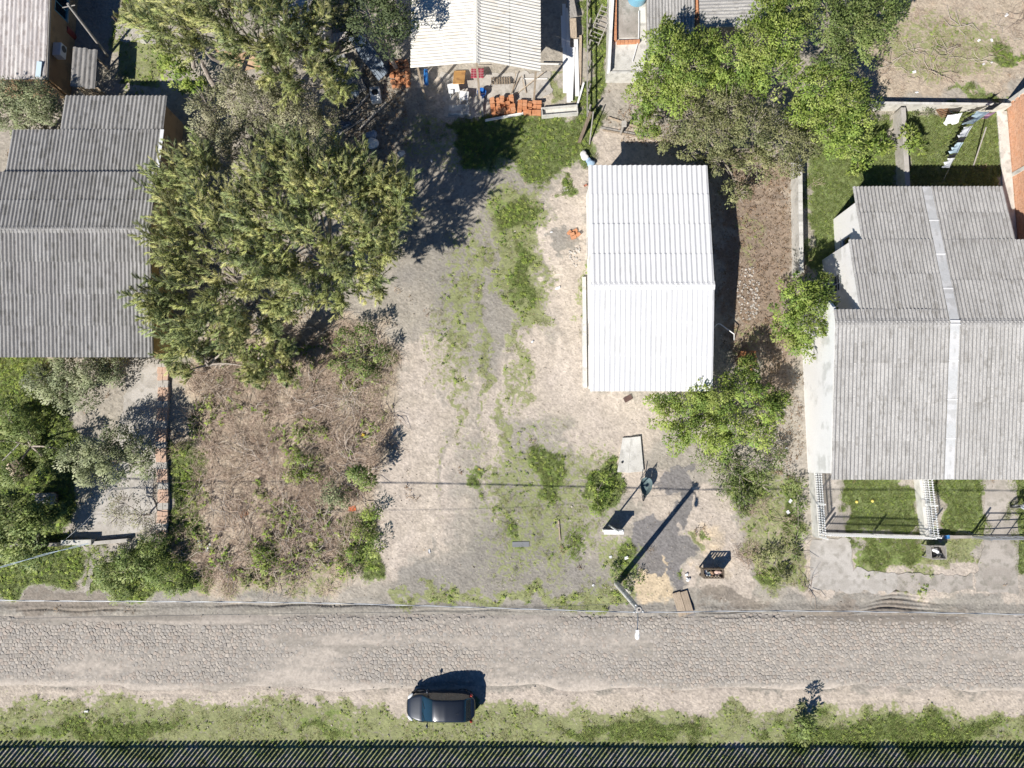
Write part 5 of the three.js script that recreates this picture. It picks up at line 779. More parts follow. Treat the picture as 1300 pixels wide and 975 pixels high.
// ---- raised refuse bins
function bin(label, px, py, w, d, leg, hgt, slat, mat, turn) {
  const p = at(px, py), t = thing('refuse_bin', label, 'refuse bin', [p.x, 0, p.z], turn, 'raised refuse bins'), b = leg, top = leg + hgt;
  for (const sx of [-1, 1]) for (const sz of [-1, 1]) mesh('leg', [bx(0.07, top, 0.07, sx * (w / 2 - 0.035), top / 2, sz * (d / 2 - 0.035))], mat, t);
  mesh('floor', [bx(w - 0.06, 0.03, d - 0.06, 0, b, 0)], mat, t);
  for (const sz of [-1, 1]) { mesh('rim', [bx(w, 0.06, 0.05, 0, top, sz * d / 2)], mat, t); const n = Math.round(w / slat); for (let k = 0; k < n; k++) mesh('slat', [bx(w / n * 0.52, hgt, 0.025, -w / 2 + (k + 0.5) * w / n, b + hgt / 2, sz * (d / 2 - 0.012))], mat, t); }
  for (const sx of [-1, 1]) { mesh('rim', [bx(0.05, 0.06, d - 0.06, sx * w / 2, top, 0)], mat, t); mesh('side_panel', [bx(0.025, hgt, d - 0.08, sx * (w / 2 - 0.012), b + hgt / 2, 0)], mat, t); }
  return [p, b];
}
function bag(label, x, y, z, s, mat, sd) { const g = new THREE.SphereGeometry(1, 18, 12).scale(s, s * 0.6, s * 0.85); const p = g.attributes.position; for (let i = 0; i < p.count; i++) { const a = p.getX(i), b = p.getY(i), c = p.getZ(i), k = 0.5 + 0.85 * sst(0.15, 0.85, vn(a / s * 1.3 + sd * 3.1, c / s * 1.3 + b / s)) + 0.3 * (fbm(a / s * 4 + sd, c / s * 4 + b / s * 3, 2) - 0.5); p.setXYZ(i, a * k, b * k, c * k); } g.computeVertexNormals(); tag(mesh('refuse_bag', [g.translate(x, y + s * 0.6, z)], mat), label, 'bag'); }
{
  const wm = M.woodGrey; const [p, b] = bin('long slatted wooden refuse bin full of rubbish on the sand', 900, 725, 1.15, 0.5, 0.35, 0.62, 0.16, M.woodDark, 0);
  bag('white refuse bag at the end of the slatted bin', p.x - 0.36, b + 0.22, p.z, 0.17, M.whitePlastic, 1); bag('brown paper refuse bag in the middle of the slatted bin', p.x - 0.02, b + 0.24, p.z + 0.03, 0.18, flat(0.35, 0.22, 0.14), 2); bag('pale blue refuse bag wedged in the slatted bin', p.x - 0.22, b + 0.26, p.z + 0.06, 0.13, flat(0.45, 0.6, 0.62), 3); bag('pinkish refuse bag at the far end of the slatted bin', p.x + 0.3, b + 0.24, p.z - 0.02, 0.18, flat(0.55, 0.4, 0.34), 4);
  const [q, c] = bin('square grey refuse bin in front of the white fence corner', 1179, 699, 0.85, 0.72, 0.45, 0.5, 0.15, M.woodGrey, 0);
  bag('white refuse bag in the square grey bin', q.x, c + 0.18, q.z - 0.12, 0.18, M.whitePlastic, 5); bag('black refuse bag in the square grey bin', q.x - 0.16, c + 0.1, q.z + 0.14, 0.18, M.black, 6); bag('dark grey refuse bag in the square grey bin', q.x + 0.2, c + 0.1, q.z + 0.12, 0.17, M.darkGrey, 7);
  const s1 = at(873, 735), s2 = at(797, 749), s3 = at(461, 551), s4 = at(742, 199), s5 = at(749, 207), s6 = at(872, 729);
  bag('white plastic bag beside the dark gritty path', s1.x, -0.02, s1.z, 0.12, M.whitePlastic, 8); bag('small white bag above the first one by the gritty path', s6.x, -0.02, s6.z, 0.09, M.whitePlastic, 9); bag('pale grey stone-like sack at the foot of the utility pole', s2.x, -0.03, s2.z, 0.2, M.stone, 10); bag('small yellow bag lying in the dry brush', s3.x, -0.02, s3.z, 0.12, flat(0.6, 0.42, 0.05), 11);
  bag('bulging white sack at the corner of the white roof', s4.x, 0.0, s4.z, 0.28, flat(0.66, 0.66, 0.64, 0.7), 12); bag('blue and white sack tucked against the white roof corner', s5.x, 0, s5.z, 0.26, flat(0.3, 0.42, 0.55), 13);
}
{ // plank footbridge over the drain
  const t = thing('footbridge', 'short plank footbridge over the road drain at the gritty path', 'footbridge', at(867, 765).setY(0.0), 0.28);
  mesh('plank', [rb(0.46, 0.07, 1.35, -0.235, 0.09, 0, 0.015)], M.wood[1], t); mesh('plank', [rb(0.4, 0.07, 1.3, 0.215, 0.095, 0.03, 0.015)], M.wood[0], t);
  for (const z of [-0.45, 0.45]) mesh('bearer', [bx(0.86, 0.1, 0.1, 0, 0.0, z)], M.woodDark, t);
}
// ---- motorcycle on the driveway
{
  const t = thing('motorcycle', 'dark motorcycle with grey fairing parked on the concrete driveway', 'motorcycle', at(1297, 640).setY(0.05), 0.18), z0 = 0;
  for (const x of [-0.62, 0.66]) { const w = new THREE.Group(); w.name = 'wheel'; t.add(w); w.position.set(x, 0.29, 0); mesh('tyre', [new THREE.TorusGeometry(0.25, 0.045, 8, 24)], M.rubber, w); mesh('rim', [new THREE.TorusGeometry(0.2, 0.018, 6, 20), ...[0, 1, 2].map((k) => bar(V(-0.19, 0, 0), V(0.19, 0, 0), 0.008).rotateZ(k * 1.047))], M.steel, w); }
  mesh('fuel_tank', [new THREE.SphereGeometry(1, 14, 10).scale(0.26, 0.14, 0.14).translate(-0.12, 0.82, 0)], flat(0.35, 0.36, 0.38, 0.35, 0.3), t);
  mesh('seat', [rb(0.62, 0.09, 0.24, 0.4, 0.78, 0, 0.04)], M.black, t); mesh('engine', [rb(0.36, 0.3, 0.26, 0, 0.42, 0, 0.05)], M.darkGrey, t);
  mesh('frame', [tube([V(-0.45, 0.85, 0), V(-0.2, 0.35, 0), V(0.25, 0.35, 0), V(0.66, 0.29, 0.06)], 0.025), bar(V(-0.4, 0.85, 0), V(0.7, 0.72, 0), 0.025)], M.darkGrey, t);
  mesh('fork', [bar(V(-0.62, 0.29, 0.07), V(-0.42, 0.95, 0.07), 0.022), bar(V(-0.62, 0.29, -0.07), V(-0.42, 0.95, -0.07), 0.022)], M.steel, t);
  mesh('handlebar', [tube([V(-0.3, 1.04, 0.36), V(-0.42, 0.98, 0.1), V(-0.42, 0.98, -0.1), V(-0.3, 1.04, -0.36)], 0.018)], M.black, t);
  for (const s of [-1, 1]) mesh('mirror', [new THREE.SphereGeometry(1, 10, 8).scale(0.02, 0.05, 0.07).translate(-0.36, 1.16, s * 0.3), bar(V(-0.36, 1.02, s * 0.26), V(-0.36, 1.14, s * 0.3), 0.008)], M.black, t);
  mesh('front_fairing', [new THREE.SphereGeometry(1, 14, 10).scale(0.16, 0.17, 0.15).translate(-0.56, 0.9, 0)], flat(0.4, 0.42, 0.45, 0.4), t);
  mesh('mudguard', [new THREE.TorusGeometry(0.3, 0.05, 6, 12, 1.7).rotateZ(0.7).translate(-0.62, 0.29, 0)], M.black, t); mesh('exhaust', [bar(V(0.05, 0.3, 0.16), V(0.75, 0.36, 0.18), 0.045)], M.steel, t); mesh('luggage_rack', [bx(0.3, 0.03, 0.22, 0.82, 0.84, 0)], flat(0.55, 0.25, 0.12), t);
}
// ---- clothes line in the drying yard
{
  const pole = thing('clothes_pole', 'slim grey pole standing in the drying yard below the clothes line', 'pole', at(1236, 213).setY(0));
  mesh('shaft', [bar(V(0, -0.1, 0), V(-0.35, 1.9, -1.7), 0.045, 0.04, 8)], M.woodGrey, pole);
  const top = at(1237, 156, 1.9), w0 = at(1276, 128, 2.1), w1 = at(1205, 214, 2), ln = thing('clothes_line', 'thin clothes line strung across the drying yard', 'clothes line');
  mesh('line', [tube([w0, top, w1, at(1196, 232, 2.1)], 0.008, 5, 30)], M.darkGrey, ln); mesh('line', [tube([at(1205, 142, 1.9), at(1225, 148, 1.85), top], 0.008, 5, 12)], M.darkGrey, ln);
  const cloth = (label, A, B, drop, mat, sd) => { const N = 16, R = 10, P = [], I = [], dir = B.clone().sub(A), nn = V(-dir.z, 0, dir.x).normalize(); for (const th of [0, 0.008]) for (let j = 0; j <= R; j++) for (let i = 0; i <= N; i++) { const u = i / N, v = j / R, wv = (fbm(u * 5 + sd, v * 2, 2) - 0.5) * 0.3 * v + 0.55 * v * drop + th; P.push(A.x + dir.x * u + nn.x * wv, A.y + dir.y * u - 0.08 * Math.sin(Math.PI * u) - v * drop * 0.85, A.z + dir.z * u + nn.z * wv); } const S = (N + 1) * (R + 1); for (let s = 0; s < 2; s++) for (let j = 0; j < R; j++) for (let i = 0; i < N; i++) { const a = s * S + j * (N + 1) + i; I.push(a, a + 1, a + N + 1, a + 1, a + N + 2, a + N + 1); } const g = new THREE.BufferGeometry(); g.setAttribute('position', new THREE.Float32BufferAttribute(P, 3)); g.setIndex(I); g.computeVertexNormals(); tag(mesh('laundry', [g], mat), label, 'laundry', 'laundry on the line'); };
  const L2 = (A, B, f) => A.clone().lerp(B, f);
  const c1 = flat(0.5, 0.63, 0.7, 0.9), c2 = flat(0.7, 0.71, 0.73, 0.9), c3 = flat(0.02, 0.02, 0.025, 0.9), c4 = flat(0.55, 0.32, 0.46, 0.9);
  cloth('black garment hanging on the line by the brick house', L2(w0, top, 0.08), L2(w0, top, 0.42), 0.55, c3, 1); cloth('pink towel hanging by the black garment', L2(w0, top, 0.3).add(V(0, 0, 0.28)), L2(w0, top, 0.6).add(V(0, 0, 0.28)), 0.4, c4, 2); cloth('pale blue sheet hanging over the clothes pole', L2(w0, top, 0.5), L2(w0, top, 1.05), 0.8, c1, 3); cloth('black shirt hanging near the clothes pole top', L2(w0, top, 0.9).add(V(-0.1, 0, -0.2)), L2(w0, top, 1.1).add(V(-0.3, 0, -0.2)), 0.5, c3, 4);
  cloth('white sheet hanging on the lower line', L2(top, w1, 0.06), L2(top, w1, 0.3), 0.55, c2, 5); cloth('black cloth hanging between white sheets', L2(top, w1, 0.31), L2(top, w1, 0.42), 0.5, c3, 6); cloth('pale blue cloth hanging halfway down the lower line', L2(top, w1, 0.43), L2(top, w1, 0.66), 0.5, c1, 7); cloth('dark cloth hanging low on the lower line', L2(top, w1, 0.67), L2(top, w1, 0.76), 0.45, c3, 8); cloth('narrow white cloth at the low end of the line', L2(top, w1, 0.77), L2(top, w1, 0.98), 0.4, c2, 9); cloth('crumpled white sheet beside the rusty grill', at(1203, 146, 1.6), at(1222, 143, 1.7), 0.6, c2, 10);
  const gr = thing('rusty_grill', 'rusty brown lattice grill leaning by the drying yard wall', 'grill', at(1193, 147).setY(0.1), 0.3); for (let k = 0; k < 6; k++) mesh('bar', [bx(0.7, 0.05, 0.05, 0, 0.25 + 0.04 * k, -0.3 + k * 0.12)], M.rust, gr); for (const x of [-0.3, 0, 0.3]) mesh('bar', [beam(V(x, 0.2, -0.35), V(x, 0.42, 0.33), 0.04, 0.04)], M.rust, gr);
  broadTree('shrub', 'grey green low shrub at the foot of the drying yard wall', [[1172, 146, 0.35, 0.4], [1180, 146, 0.35, 0.4], [1166, 148, 0.3, 0.3]], { seed: 61, pal: 'sage', leafSize: 0.09, per: 30, category: 'shrub', trunkR: 0.02 });
}
// ---------------------------------------------------------------- clutter of the yards
const single = (name, label, cat, gs, mat, group) => tag(mesh(name, gs, mat), label, cat, group);
const board = (label, a, b, h0, h1, w, th, mat, group, name = 'plank') => { const m = single(name, label, 'plank', [beam(at(a[0], a[1], h0), at(b[0], b[1], h1), w, th)], mat, group); return m; };
{
  const G = 'planks on the sand behind the white roof';
  board('long pale plank slanting above the other planks behind the white roof', [772, 149], [838, 171], 0.1, 0.14, 0.1, 0.06, M.wood[2], G); board('weathered plank lying lowest in the lumber behind the white roof', [763, 162], [832, 175], 0.06, 0.06, 0.12, 0.06, M.woodGrey, G); board('brown plank lying in the middle of the lumber behind the white roof', [765, 165], [830, 177], 0.14, 0.14, 0.09, 0.05, M.wood[0], G); board('short plank end beside the twiggy tree', [818, 166], [836, 172], 0.12, 0.12, 0.09, 0.06, M.wood[1], G);
  const p = at(788, 170), t = thing('fence_post', 'short grey post standing among the planks behind the white roof', 'post', [p.x, 0, p.z]); mesh('shaft', [jitter(bar(V(0, -0.1, 0), V(0.02, 1.2, -0.05), 0.09, 0.08, 8), 0.015)], M.woodGrey, t); mesh('cap', [rb(0.3, 0.05, 0.4, 0.02, 1.22, -0.05, 0.015)], M.concrete, t);
  const q = at(742, 176), u = thing('leaning_post', 'thick weathered post leaning at the end of the old fence', 'post', [q.x, 0, q.z]); mesh('shaft', [beam(V(-0.35, -0.05, 0.3), V(0.3, 1.1, -1.2), 0.2, 0.16)], M.woodDark, u); mesh('prop', [bar(V(0.3, 0, 0.4), V(0.42, 1.3, -1.1), 0.045, 0.035)], M.woodGrey, u);
}
{ // old post fence beside the white planks
  const t = thing('post_fence', 'old grey timber fence running beside the long white planks', 'fence', [0, 0, 0]);
  for (let k = 0; k < 7; k++) { const p = at(746, -15 + k * 27), h = 1.2 + 0.2 * H1(k, 1); mesh('post', [jitter(bar(V(p.x, -0.1, p.z), V(p.x + 0.04, h, p.z), 0.07, 0.06, 7), 0.02)], M.woodGrey, t); }
  for (const h of [0.45, 1.0]) for (let k = 0; k < 3; k++) mesh('rail', [beam(at(745.5, -15 + k * 54, h), at(745.5, 40 + k * 54, h + 0.03), 0.06, 0.09)], M.woodGrey, t);
  const G = 'long white planks stacked beside the old fence'; const d = [[716, 5, 717, 118], [721, 10, 722, 130], [727, 60, 724, 128], [731, 50, 733, 122], [737, 45, 736, 108], [741, 105, 732, 136], [714, 20, 715, 60]];
  const names = ['outermost on the house side', 'second from the house side', 'wide one in the middle', 'short one in the middle', 'next to the fence', 'crossing one at the lower end', 'short upper one on the house side'];
  d.forEach(([a, b, c, e], k) => board('long white painted plank, ' + names[k] + ' of the stack', [a, b], [c, e], 0.12 + 0.035 * (k % 3), 0.1 + 0.04 * (k % 4), [0.22, 0.24, 0.3, 0.26, 0.16, 0.12, 0.2][k], 0.04, k === 4 ? M.wood[2] : M.whitePaint, G, 'white_plank'));
  board('brown crate-like timber block above the white planks', [727, 25], [728, 47], 0.4, 0.4, 0.4, 0.3, M.wood[2], G, 'timber_block'); board('grey sheet lying over the upper white planks', [722, -10], [728, 22], 0.5, 0.5, 0.5, 0.03, M.woodGrey, G, 'grey_board');
  const tr = thing('concrete_trough', 'long pale concrete trough below the white planks', 'trough', at(710, 144).setY(0), 0.09); mesh('base', [bx(2.2, 0.12, 0.46, 0, 0.06, 0)], M.concretePale, tr); for (const s of [-1, 1]) { mesh('side', [bx(2.24, 0.42, 0.06, 0, 0.21, s * 0.24)], M.concretePale, tr); mesh('end', [bx(0.06, 0.4, 0.42, s * 1.09, 0.2, 0)], M.concretePale, tr); }
}
{ // things on the porch of the cream roofed house
  const lean = (name, label, px, py, w, l, rx, rz, mat, cat, th = 0.04) => { const p = at(px, py, 0.5); return single(name, label, cat, [rb(w, th, l, 0, 0, 0, 0.015, 0, rx, rz).translate(p.x, 0.5, p.z)], mat); };
  lean('plywood_board', 'orange brown plywood board leaning under the cream roof edge', 583, 98, 0.72, 1.3, -0.45, 0.05, mottled([0.5, 0.27, 0.09], [0.58, 0.33, 0.12], [0.36, 0.18, 0.07], { metres: 1.5, seed: 170, size: 256 }), 'board');
  { const p = at(606, 93, 0.6), t = thing('blanket', 'red checked blanket hung out below the cream roof', 'blanket', [p.x, 0.6, p.z]), map = noiseTex(128, (i, j) => { const a = (i % 32) < 3 || (j % 32) < 3, b = (i % 32) > 14 && (i % 32) < 19; return a ? [0.55, 0.4, 0.4] : b ? [0.3, 0.03, 0.06] : [0.42, 0.06, 0.09]; }, true, 1.2); mesh('cloth', [rb(0.78, 0.05, 0.85, 0, 0, 0, 0.02, 0, -0.4)], new THREE.MeshStandardMaterial({ map, roughness: 0.95 }), t); mesh('rack', [bx(0.05, 0.6, 0.05, -0.3, -0.32, 0), bx(0.05, 0.6, 0.05, 0.3, -0.32, 0), bar(V(-0.4, 0.06, -0.35), V(0.4, 0.06, -0.35), 0.02)], M.wood[0], t); }
  { const p = at(636, 107), t = thing('pallet', 'grey slatted pallet leaning on the porch of the cream house', 'pallet', [p.x, 0.32, p.z], 0.05); t.rotation.x = -0.5; for (let k = 0; k < 8; k++) mesh('slat', [bx(0.09, 0.02, 0.75, -0.55 + k * 0.155, 0.05, 0)], M.wood[k % 3], t); for (const z of [-0.32, 0, 0.32]) mesh('bearer', [bx(1.2, 0.08, 0.07, 0, 0, z)], M.woodGrey, t); }
  for (const [k, a, b] of [[0, [655, 92], [650, 118]], [1, [662, 96], [668, 118]], [2, [690, 92], [655, 120]], [3, [648, 120], [660, 98]]]) board(['stick propped upright beside the pallet', 'thin lath leaning beside the pallet', 'long pale lath crossing the porch yard', 'short lath crossing the pallet'][k], a, b, 0.3, 0.1, 0.05, 0.04, M.wood[k % 3], 'laths on the porch');
  board('thin white pole lying across the porch yard', [684, 81], [712, 81.5], 0.5, 0.5, 0.06, 0.06, M.whitePaint, 'laths on the porch'); board('thin white lath below the pallet end', [662, 100], [695, 100], 0.1, 0.1, 0.05, 0.05, M.whitePaint, 'laths on the porch');
  const wt = (label, px, py, w, l, h, ry) => { const p = at(px, py), t = thing('table', label, 'table', [p.x, 0, p.z], ry, 'white tables in the yard'); mesh('top', [rb(w, 0.04, l, 0, h, 0, 0.02)], M.whitePlastic, t); for (const a of [-1, 1]) for (const b of [-1, 1]) mesh('leg', [bar(V(a * (w / 2 - 0.06), 0, b * (l / 2 - 0.06)), V(a * (w / 2 - 0.08), h - 0.02, b * (l / 2 - 0.08)), 0.025)], M.whitePlastic, t); };
  wt('white plastic table piled with pale odds in the porch yard', 577, 119, 0.7, 0.6, 0.7, 0.2); wt('white plastic table beside the blue bucket', 590, 128, 0.55, 0.55, 0.66, -0.1);
  { const p = at(573, 117, 0.72), q = at(589, 126, 0.68); single('white_box', 'small white box standing on the white table', 'box', [rb(0.26, 0.14, 0.2, p.x, 0.79, p.z, 0.02)], M.whitePaint); single('white_jug', 'small white jug standing on the table by the bucket', 'jug', [lathe([[0, 0], [0.09, 0], [0.1, 0.14], [0.05, 0.2], [0.05, 0.25], [0, 0.25]], 14).translate(q.x, 0.68, q.z)], M.whitePlastic); }
  { const p = at(612, 122), t = thing('bucket', 'bright blue plastic bucket beside the white table', 'bucket', [p.x, 0.04, p.z]); mesh('pail', [lathe([[0, 0], [0.2, 0], [0.27, 0.45], [0.285, 0.47], [0.26, 0.46], [0.19, 0.03], [0, 0.03]], 20)], M.bluePlastic, t); mesh('handle', [new THREE.TorusGeometry(0.26, 0.008, 5, 18, Math.PI).rotateX(0.9).translate(0, 0.44, 0)], M.steel, t); }
  { const p = at(541, 98, 0.5); single('blue_tarpaulin', 'bright blue cloth bundle hanging at the corner of the cream roof', 'tarpaulin', [jitter(rb(0.22, 0.6, 0.8, p.x, 0.5, p.z, 0.08), 0.06)], flat(0.04, 0.22, 0.6, 0.5)); }
  { const p = at(583, 140); single('concrete_slab', 'pale broken concrete slab at the yard edge below the white tables', 'slab', [jitter(rb(1.3, 0.16, 0.6, p.x, 0.08, p.z, 0.02), 0.03)], M.concretePale); }
  board('long white board edging the brick piles', [616, 153], [664, 144], 0.2, 0.2, 0.08, 0.2, M.whitePaint, undefined, 'edge_board');
  board('grey green post lying upright at the yard corner', [610, 122], [613, 148], 0.5, 0.1, 0.12, 0.1, M.woodGrey, undefined, 'yard_post');
}
function brickPile(label, px, py, nx, nz, ny, turn, mess, seed, mats = M.brick) {
  const p = at(px, py), t = thing('brick_pile', label, 'brick pile', [p.x, 0, p.z], turn, 'piles of hollow bricks'), g = boxUV(joined([rb(0.28, 0.135, 0.185, 0, 0, 0, 0.008)]));
  for (let y = 0; y < ny; y++) for (let i = 0; i < nx; i++) for (let j = 0; j < nz; j++) { if (H1(i + seed * 9, j * 7 + y * 3) < mess * (y + 0.3) / ny) continue; const m = mesh('brick', g, mats[Math.floor(H1(i, j + y * 5 + seed) * mats.length)], t); m.position.set((i - (nx - 1) / 2) * 0.295 + mess * 0.12 * (H1(i, j + y) - 0.5), 0.07 + y * 0.142, (j - (nz - 1) / 2) * 0.2 + mess * 0.1 * (H1(j, i + y) - 0.5)); m.rotation.y = mess * 0.9 * (H1(i + 3, j + y + seed) - 0.5); m.rotation.z = mess * 0.12 * (H1(i, j + seed) - 0.5); }
}
brickPile('large loose pile of orange bricks in the porch yard', 638, 137, 5, 5, 4, 0.15, 0.5, 1); brickPile('smaller pile of orange bricks next to the concrete trough', 672, 139, 5, 4, 3, -0.05, 0.3, 2); brickPile('neat stack of red brown bricks in the shade beside the white roof', 946, 456, 3, 4, 5, 0.02, 0.08, 3, [M.brick[0], M.rust]);
brickPile('few loose orange bricks beside the left wall of the white roofed house', 729, 298, 2, 3, 2, 0.5, 1.0, 4); brickPile('shaded heap of broken red bricks beside the cream roofed house', 508, 95, 4, 9, 2, 0.1, 0.9, 5); brickPile('scattered bricks fallen beside the neat brick stack', 945, 470, 3, 2, 1, 0.4, 1.0, 6);
{ // shaded junk heap under the pines
  const bent = (label, px, py, w, l, h, rx, ry, rz, mat) => { const g = sheetGeo(w, l, Math.round(w / 0.2), 0.04, true, 7).clone().translate(-w / 2, 0, -l / 2); g.rotateX(rx); g.rotateZ(rz); g.rotateY(ry); const p = at(px, py, h); single('metal_sheet', label, 'metal sheet', [g.translate(p.x, h, p.z)], mat, 'discarded metal sheets'); };
  const bm = flat(0.2, 0.24, 0.29, 0.5), gm = flat(0.3, 0.31, 0.32, 0.6);
  bent('dark blue grey ribbed sheet lying highest on the junk heap', 465, 65, 0.9, 2.6, 0.9, 0.1, 0.6, 0.15, bm); bent('blue grey ribbed sheet lying across the junk heap', 472, 78, 0.8, 2.4, 0.7, 0.05, 0.65, 0.2, bm); bent('bent grey sheet on the pine side of the junk heap', 437, 92, 0.8, 2.2, 0.5, 0.12, 0.35, -0.1, gm); bent('weathered narrow sheet lying in the junk heap', 452, 96, 0.5, 2.2, 0.4, 0.05, 0.45, 0, M.fibreDark[1]); bent('pale sheet at the top edge of the junk heap', 425, 48, 1.6, 0.5, 1.0, 0.2, 0.1, 0.1, M.fibrePale[0]); bent('dark flat sheet under the dark evergreen', 430, 32, 2.2, 1.4, 0.8, 0.1, 0.15, 0.05, M.fibreDark[0]);
  { const p = at(460, 50, 1.2); single('white_crate', 'small pale crate standing on the ribbed sheets', 'crate', [rb(0.4, 0.3, 0.45, p.x, 1.2, p.z, 0.02)], M.whitePlastic); }
  { const p = at(478, 124), t = thing('washing_machine', 'discarded white washing machine tub lying beside the junk heap', 'appliance', [p.x, 0, p.z], 0.12); mesh('case', [rb(0.62, 0.5, 0.85, 0, 0.25, 0, 0.05)], M.whitePlastic, t); mesh('tub', [new THREE.CylinderGeometry(0.2, 0.2, 0.04, 20).translate(0, 0.505, -0.1)], M.black, t); mesh('panel', [rb(0.58, 0.08, 0.16, 0, 0.53, -0.34, 0.02)], M.steel, t); }
  for (const [px, py, s, c, l] of [[472, 172, 0.3, [0.3, 0.36, 0.45], 'crumpled blue grey bag on the shaded junk'], [473, 184, 0.32, [0.7, 0.7, 0.68], 'bulky white bag in front of the pine plumes'], [441, 203, 0.3, [0.7, 0.7, 0.7], 'torn white bag on the brown litter'], [510, 196, 0.2, [0.5, 0.52, 0.53], 'small pale bag in the dark clearing'], [436, 162, 0.5, [0.06, 0.09, 0.14], 'dark blue bundle under the pine'], [433, 112, 0.6, [0.05, 0.12, 0.2], 'dark blue tarp bundle beside the grey sheets'], [452, 120, 0.35, [0.35, 0.42, 0.48], 'pale blue crumpled bag beside the washing machine'], [548, 205, 0.12, [0.5, 0.5, 0.5], 'tiny pale bag in the pine shadow']]) { const p = at(px, py); bag(l, p.x, 0, p.z, s, flat(c[0], c[1], c[2], 0.6), px); }
  for (const [k, a, b] of [[0, [440, 150], [470, 118]], [1, [455, 165], [490, 130]], [2, [420, 178], [462, 150]], [3, [445, 130], [462, 75]], [4, [430, 60], [470, 38]]]) board(['dark timber lying across the junk heap', 'dark timber slanting toward the clearing', 'thin timber below the junk heap', 'timber leaning over the ribbed sheets', 'timber at the upper edge of the junk heap'][k], a, b, 0.25, 0.4, 0.1, 0.08, M.woodGrey, 'timbers in the junk heap');
}
{ // rubble, litter, oddments
  const G2 = 'pale rubble stones beside the white roofed house'; rnd = rngOf(88);
  const rub = (n, px, py, rx, ry, s0, s1) => { const g = [1, 2, 3].map((k) => boxUV(joined([jitter(new THREE.IcosahedronGeometry(1, 1).scale(1, 0.6, 0.8), 0.35, k)]))); const t = thing('rubble_heap', px > 900 ? 'scatter of pale rubble stones on the bare soil strip' : 'few pale stones by the loose bricks', 'rubble', [0, 0, 0], 0, G2); for (let k = 0; k < n; k++) { const a = rr(0, 6.28), r = Math.sqrt(rnd()), p = at(px + Math.cos(a) * r * rx, py + Math.sin(a) * r * ry), s = rr(s0, s1), m = mesh('stone', g[k % 3], k % 3 ? M.concrete : M.stone, t); m.position.set(p.x, s * 0.3, p.z); m.scale.setScalar(s); m.rotation.y = rr(0, 6); } };
  rub(150, 950, 372, 15, 36, 0.025, 0.085); rub(24, 731, 325, 9, 14, 0.03, 0.09);
  const lit = [[708, 366, 0.3, 0.14, 0.4, 'bright white torn sheet on the sand track'], [676, 434, 0.16, 0.1, 0.9, 'small white scrap near the thin grass'], [545, 700, 0.1, 0.22, 0.1, 'narrow white scrap on the sandy track near the road'], [1160, 92, 0.2, 0.14, 0.3, 'white scrap on the dry field near the garden wall'], [1242, 52, 0.16, 0.12, 0.5, 'white scrap low on the dry field'], [1258, 52, 0.14, 0.2, 0.2, 'upright white scrap on the dry field'], [1277, 20, 0.2, 0.16, 0.8, 'white scrap at the far corner of the dry field'], [1248, 82, 0.18, 0.12, 0.6, 'white scrap by the green tuft in the dry field'], [1163, 118, 0.16, 0.1, 0.2, 'white scrap close to the garden wall shadow'], [1258, 80, 0.12, 0.1, 0.5, 'tiny white scrap beside the green tuft'], [110, 903, 0.22, 0.1, 0.1, 'pale scrap on the verge across the road'], [753, 743, 0.12, 0.12, 0.4, 'white scrap on the grey soil by the pole'], [775, 707, 0.14, 0.14, 0.2, 'white scrap in the weeds below the meter wall'], [795, 708, 0.2, 0.16, 0.3, 'pale scrap beside the gritty path'], [700, 295, 0.14, 0.08, 0.2, 'small white scrap on the track by the bricks'], [1000, 650, 0.16, 0.2, 0.6, 'pale scrap in the weeds beside the low wall'], [1003, 636, 0.2, 0.16, 0.9, 'grey white scrap in the weedy strip'], [998, 569, 0.14, 0.12, 0.4, 'white scrap high in the weedy strip'], [608, 596, 0.1, 0.1, 0.3, 'yellowish scrap on the track edge weeds', [0.6, 0.45, 0.1]], [447, 646, 0.44, 0.3, 0.2, 'orange red scrap panel lying in the brush', [0.6, 0.16, 0.06]], [358, 553, 0.16, 0.1, 0.2, 'faded red scrap in the straw', [0.4, 0.1, 0.08]], [255, 690, 0.2, 0.4, 0.3, 'pale blue scrap in the brush near the garden', [0.5, 0.58, 0.62]], [265, 695, 0.1, 0.5, -0.4, 'white splinter in the brush near the garden'], [310, 652, 0.5, 0.35, 0.5, 'rusty brown panel in the brush', [0.34, 0.19, 0.11]], [661, 691, 0.98, 0.3, 0.02, 'flat dark grey plate lying on the grey soil', [0.2, 0.21, 0.22]], [1198, 681, 0.28, 0.2, 0.1, 'small blue cap on the grey kerb wall', [0.05, 0.22, 0.5]], [797, 506, 0.5, 0.3, 0.5, 'dark brown mat on the sand before the white roof', [0.1, 0.06, 0.05]], [718, 240, 0.26, 0.28, 0.2, 'grey concrete tile beside the white roof', [0.45, 0.43, 0.4]], [743, 236, 0.2, 0.12, 0.4, 'small brick red scrap by the white roof', [0.4, 0.16, 0.1]]];
  for (const [px, py, w, l, ry, label, c] of lit) { const p = at(px, py), g = new THREE.BoxGeometry(w, 0.012, l, 5, 1, 5), q = g.attributes.position, big = px === 661 || px === 310 || px === 447 || px === 718; for (let i = 0; i < q.count; i++) q.setXYZ(i, q.getX(i) + (big ? 0 : 0.04 * (H1(i % 36, px) - 0.5)), q.getY(i) + (big ? 0.02 : 0.1) * fbm(q.getX(i) * 9 + px, q.getZ(i) * 9, 2), q.getZ(i)); g.computeVertexNormals(); single('scrap', label, 'scrap', [g.rotateY(ry).translate(p.x, gh(p.x, p.z) + (px === 1198 ? 0.31 : 0.02), p.z)], c ? flat(c[0], c[1], c[2], 0.8) : M.whitePlastic, 'scraps and litter'); }
  board('pale stick lying on the thin grass', [709, 661], [711, 686], 0.05, 0.05, 0.07, 0.05, M.wood[2], undefined, 'stick');
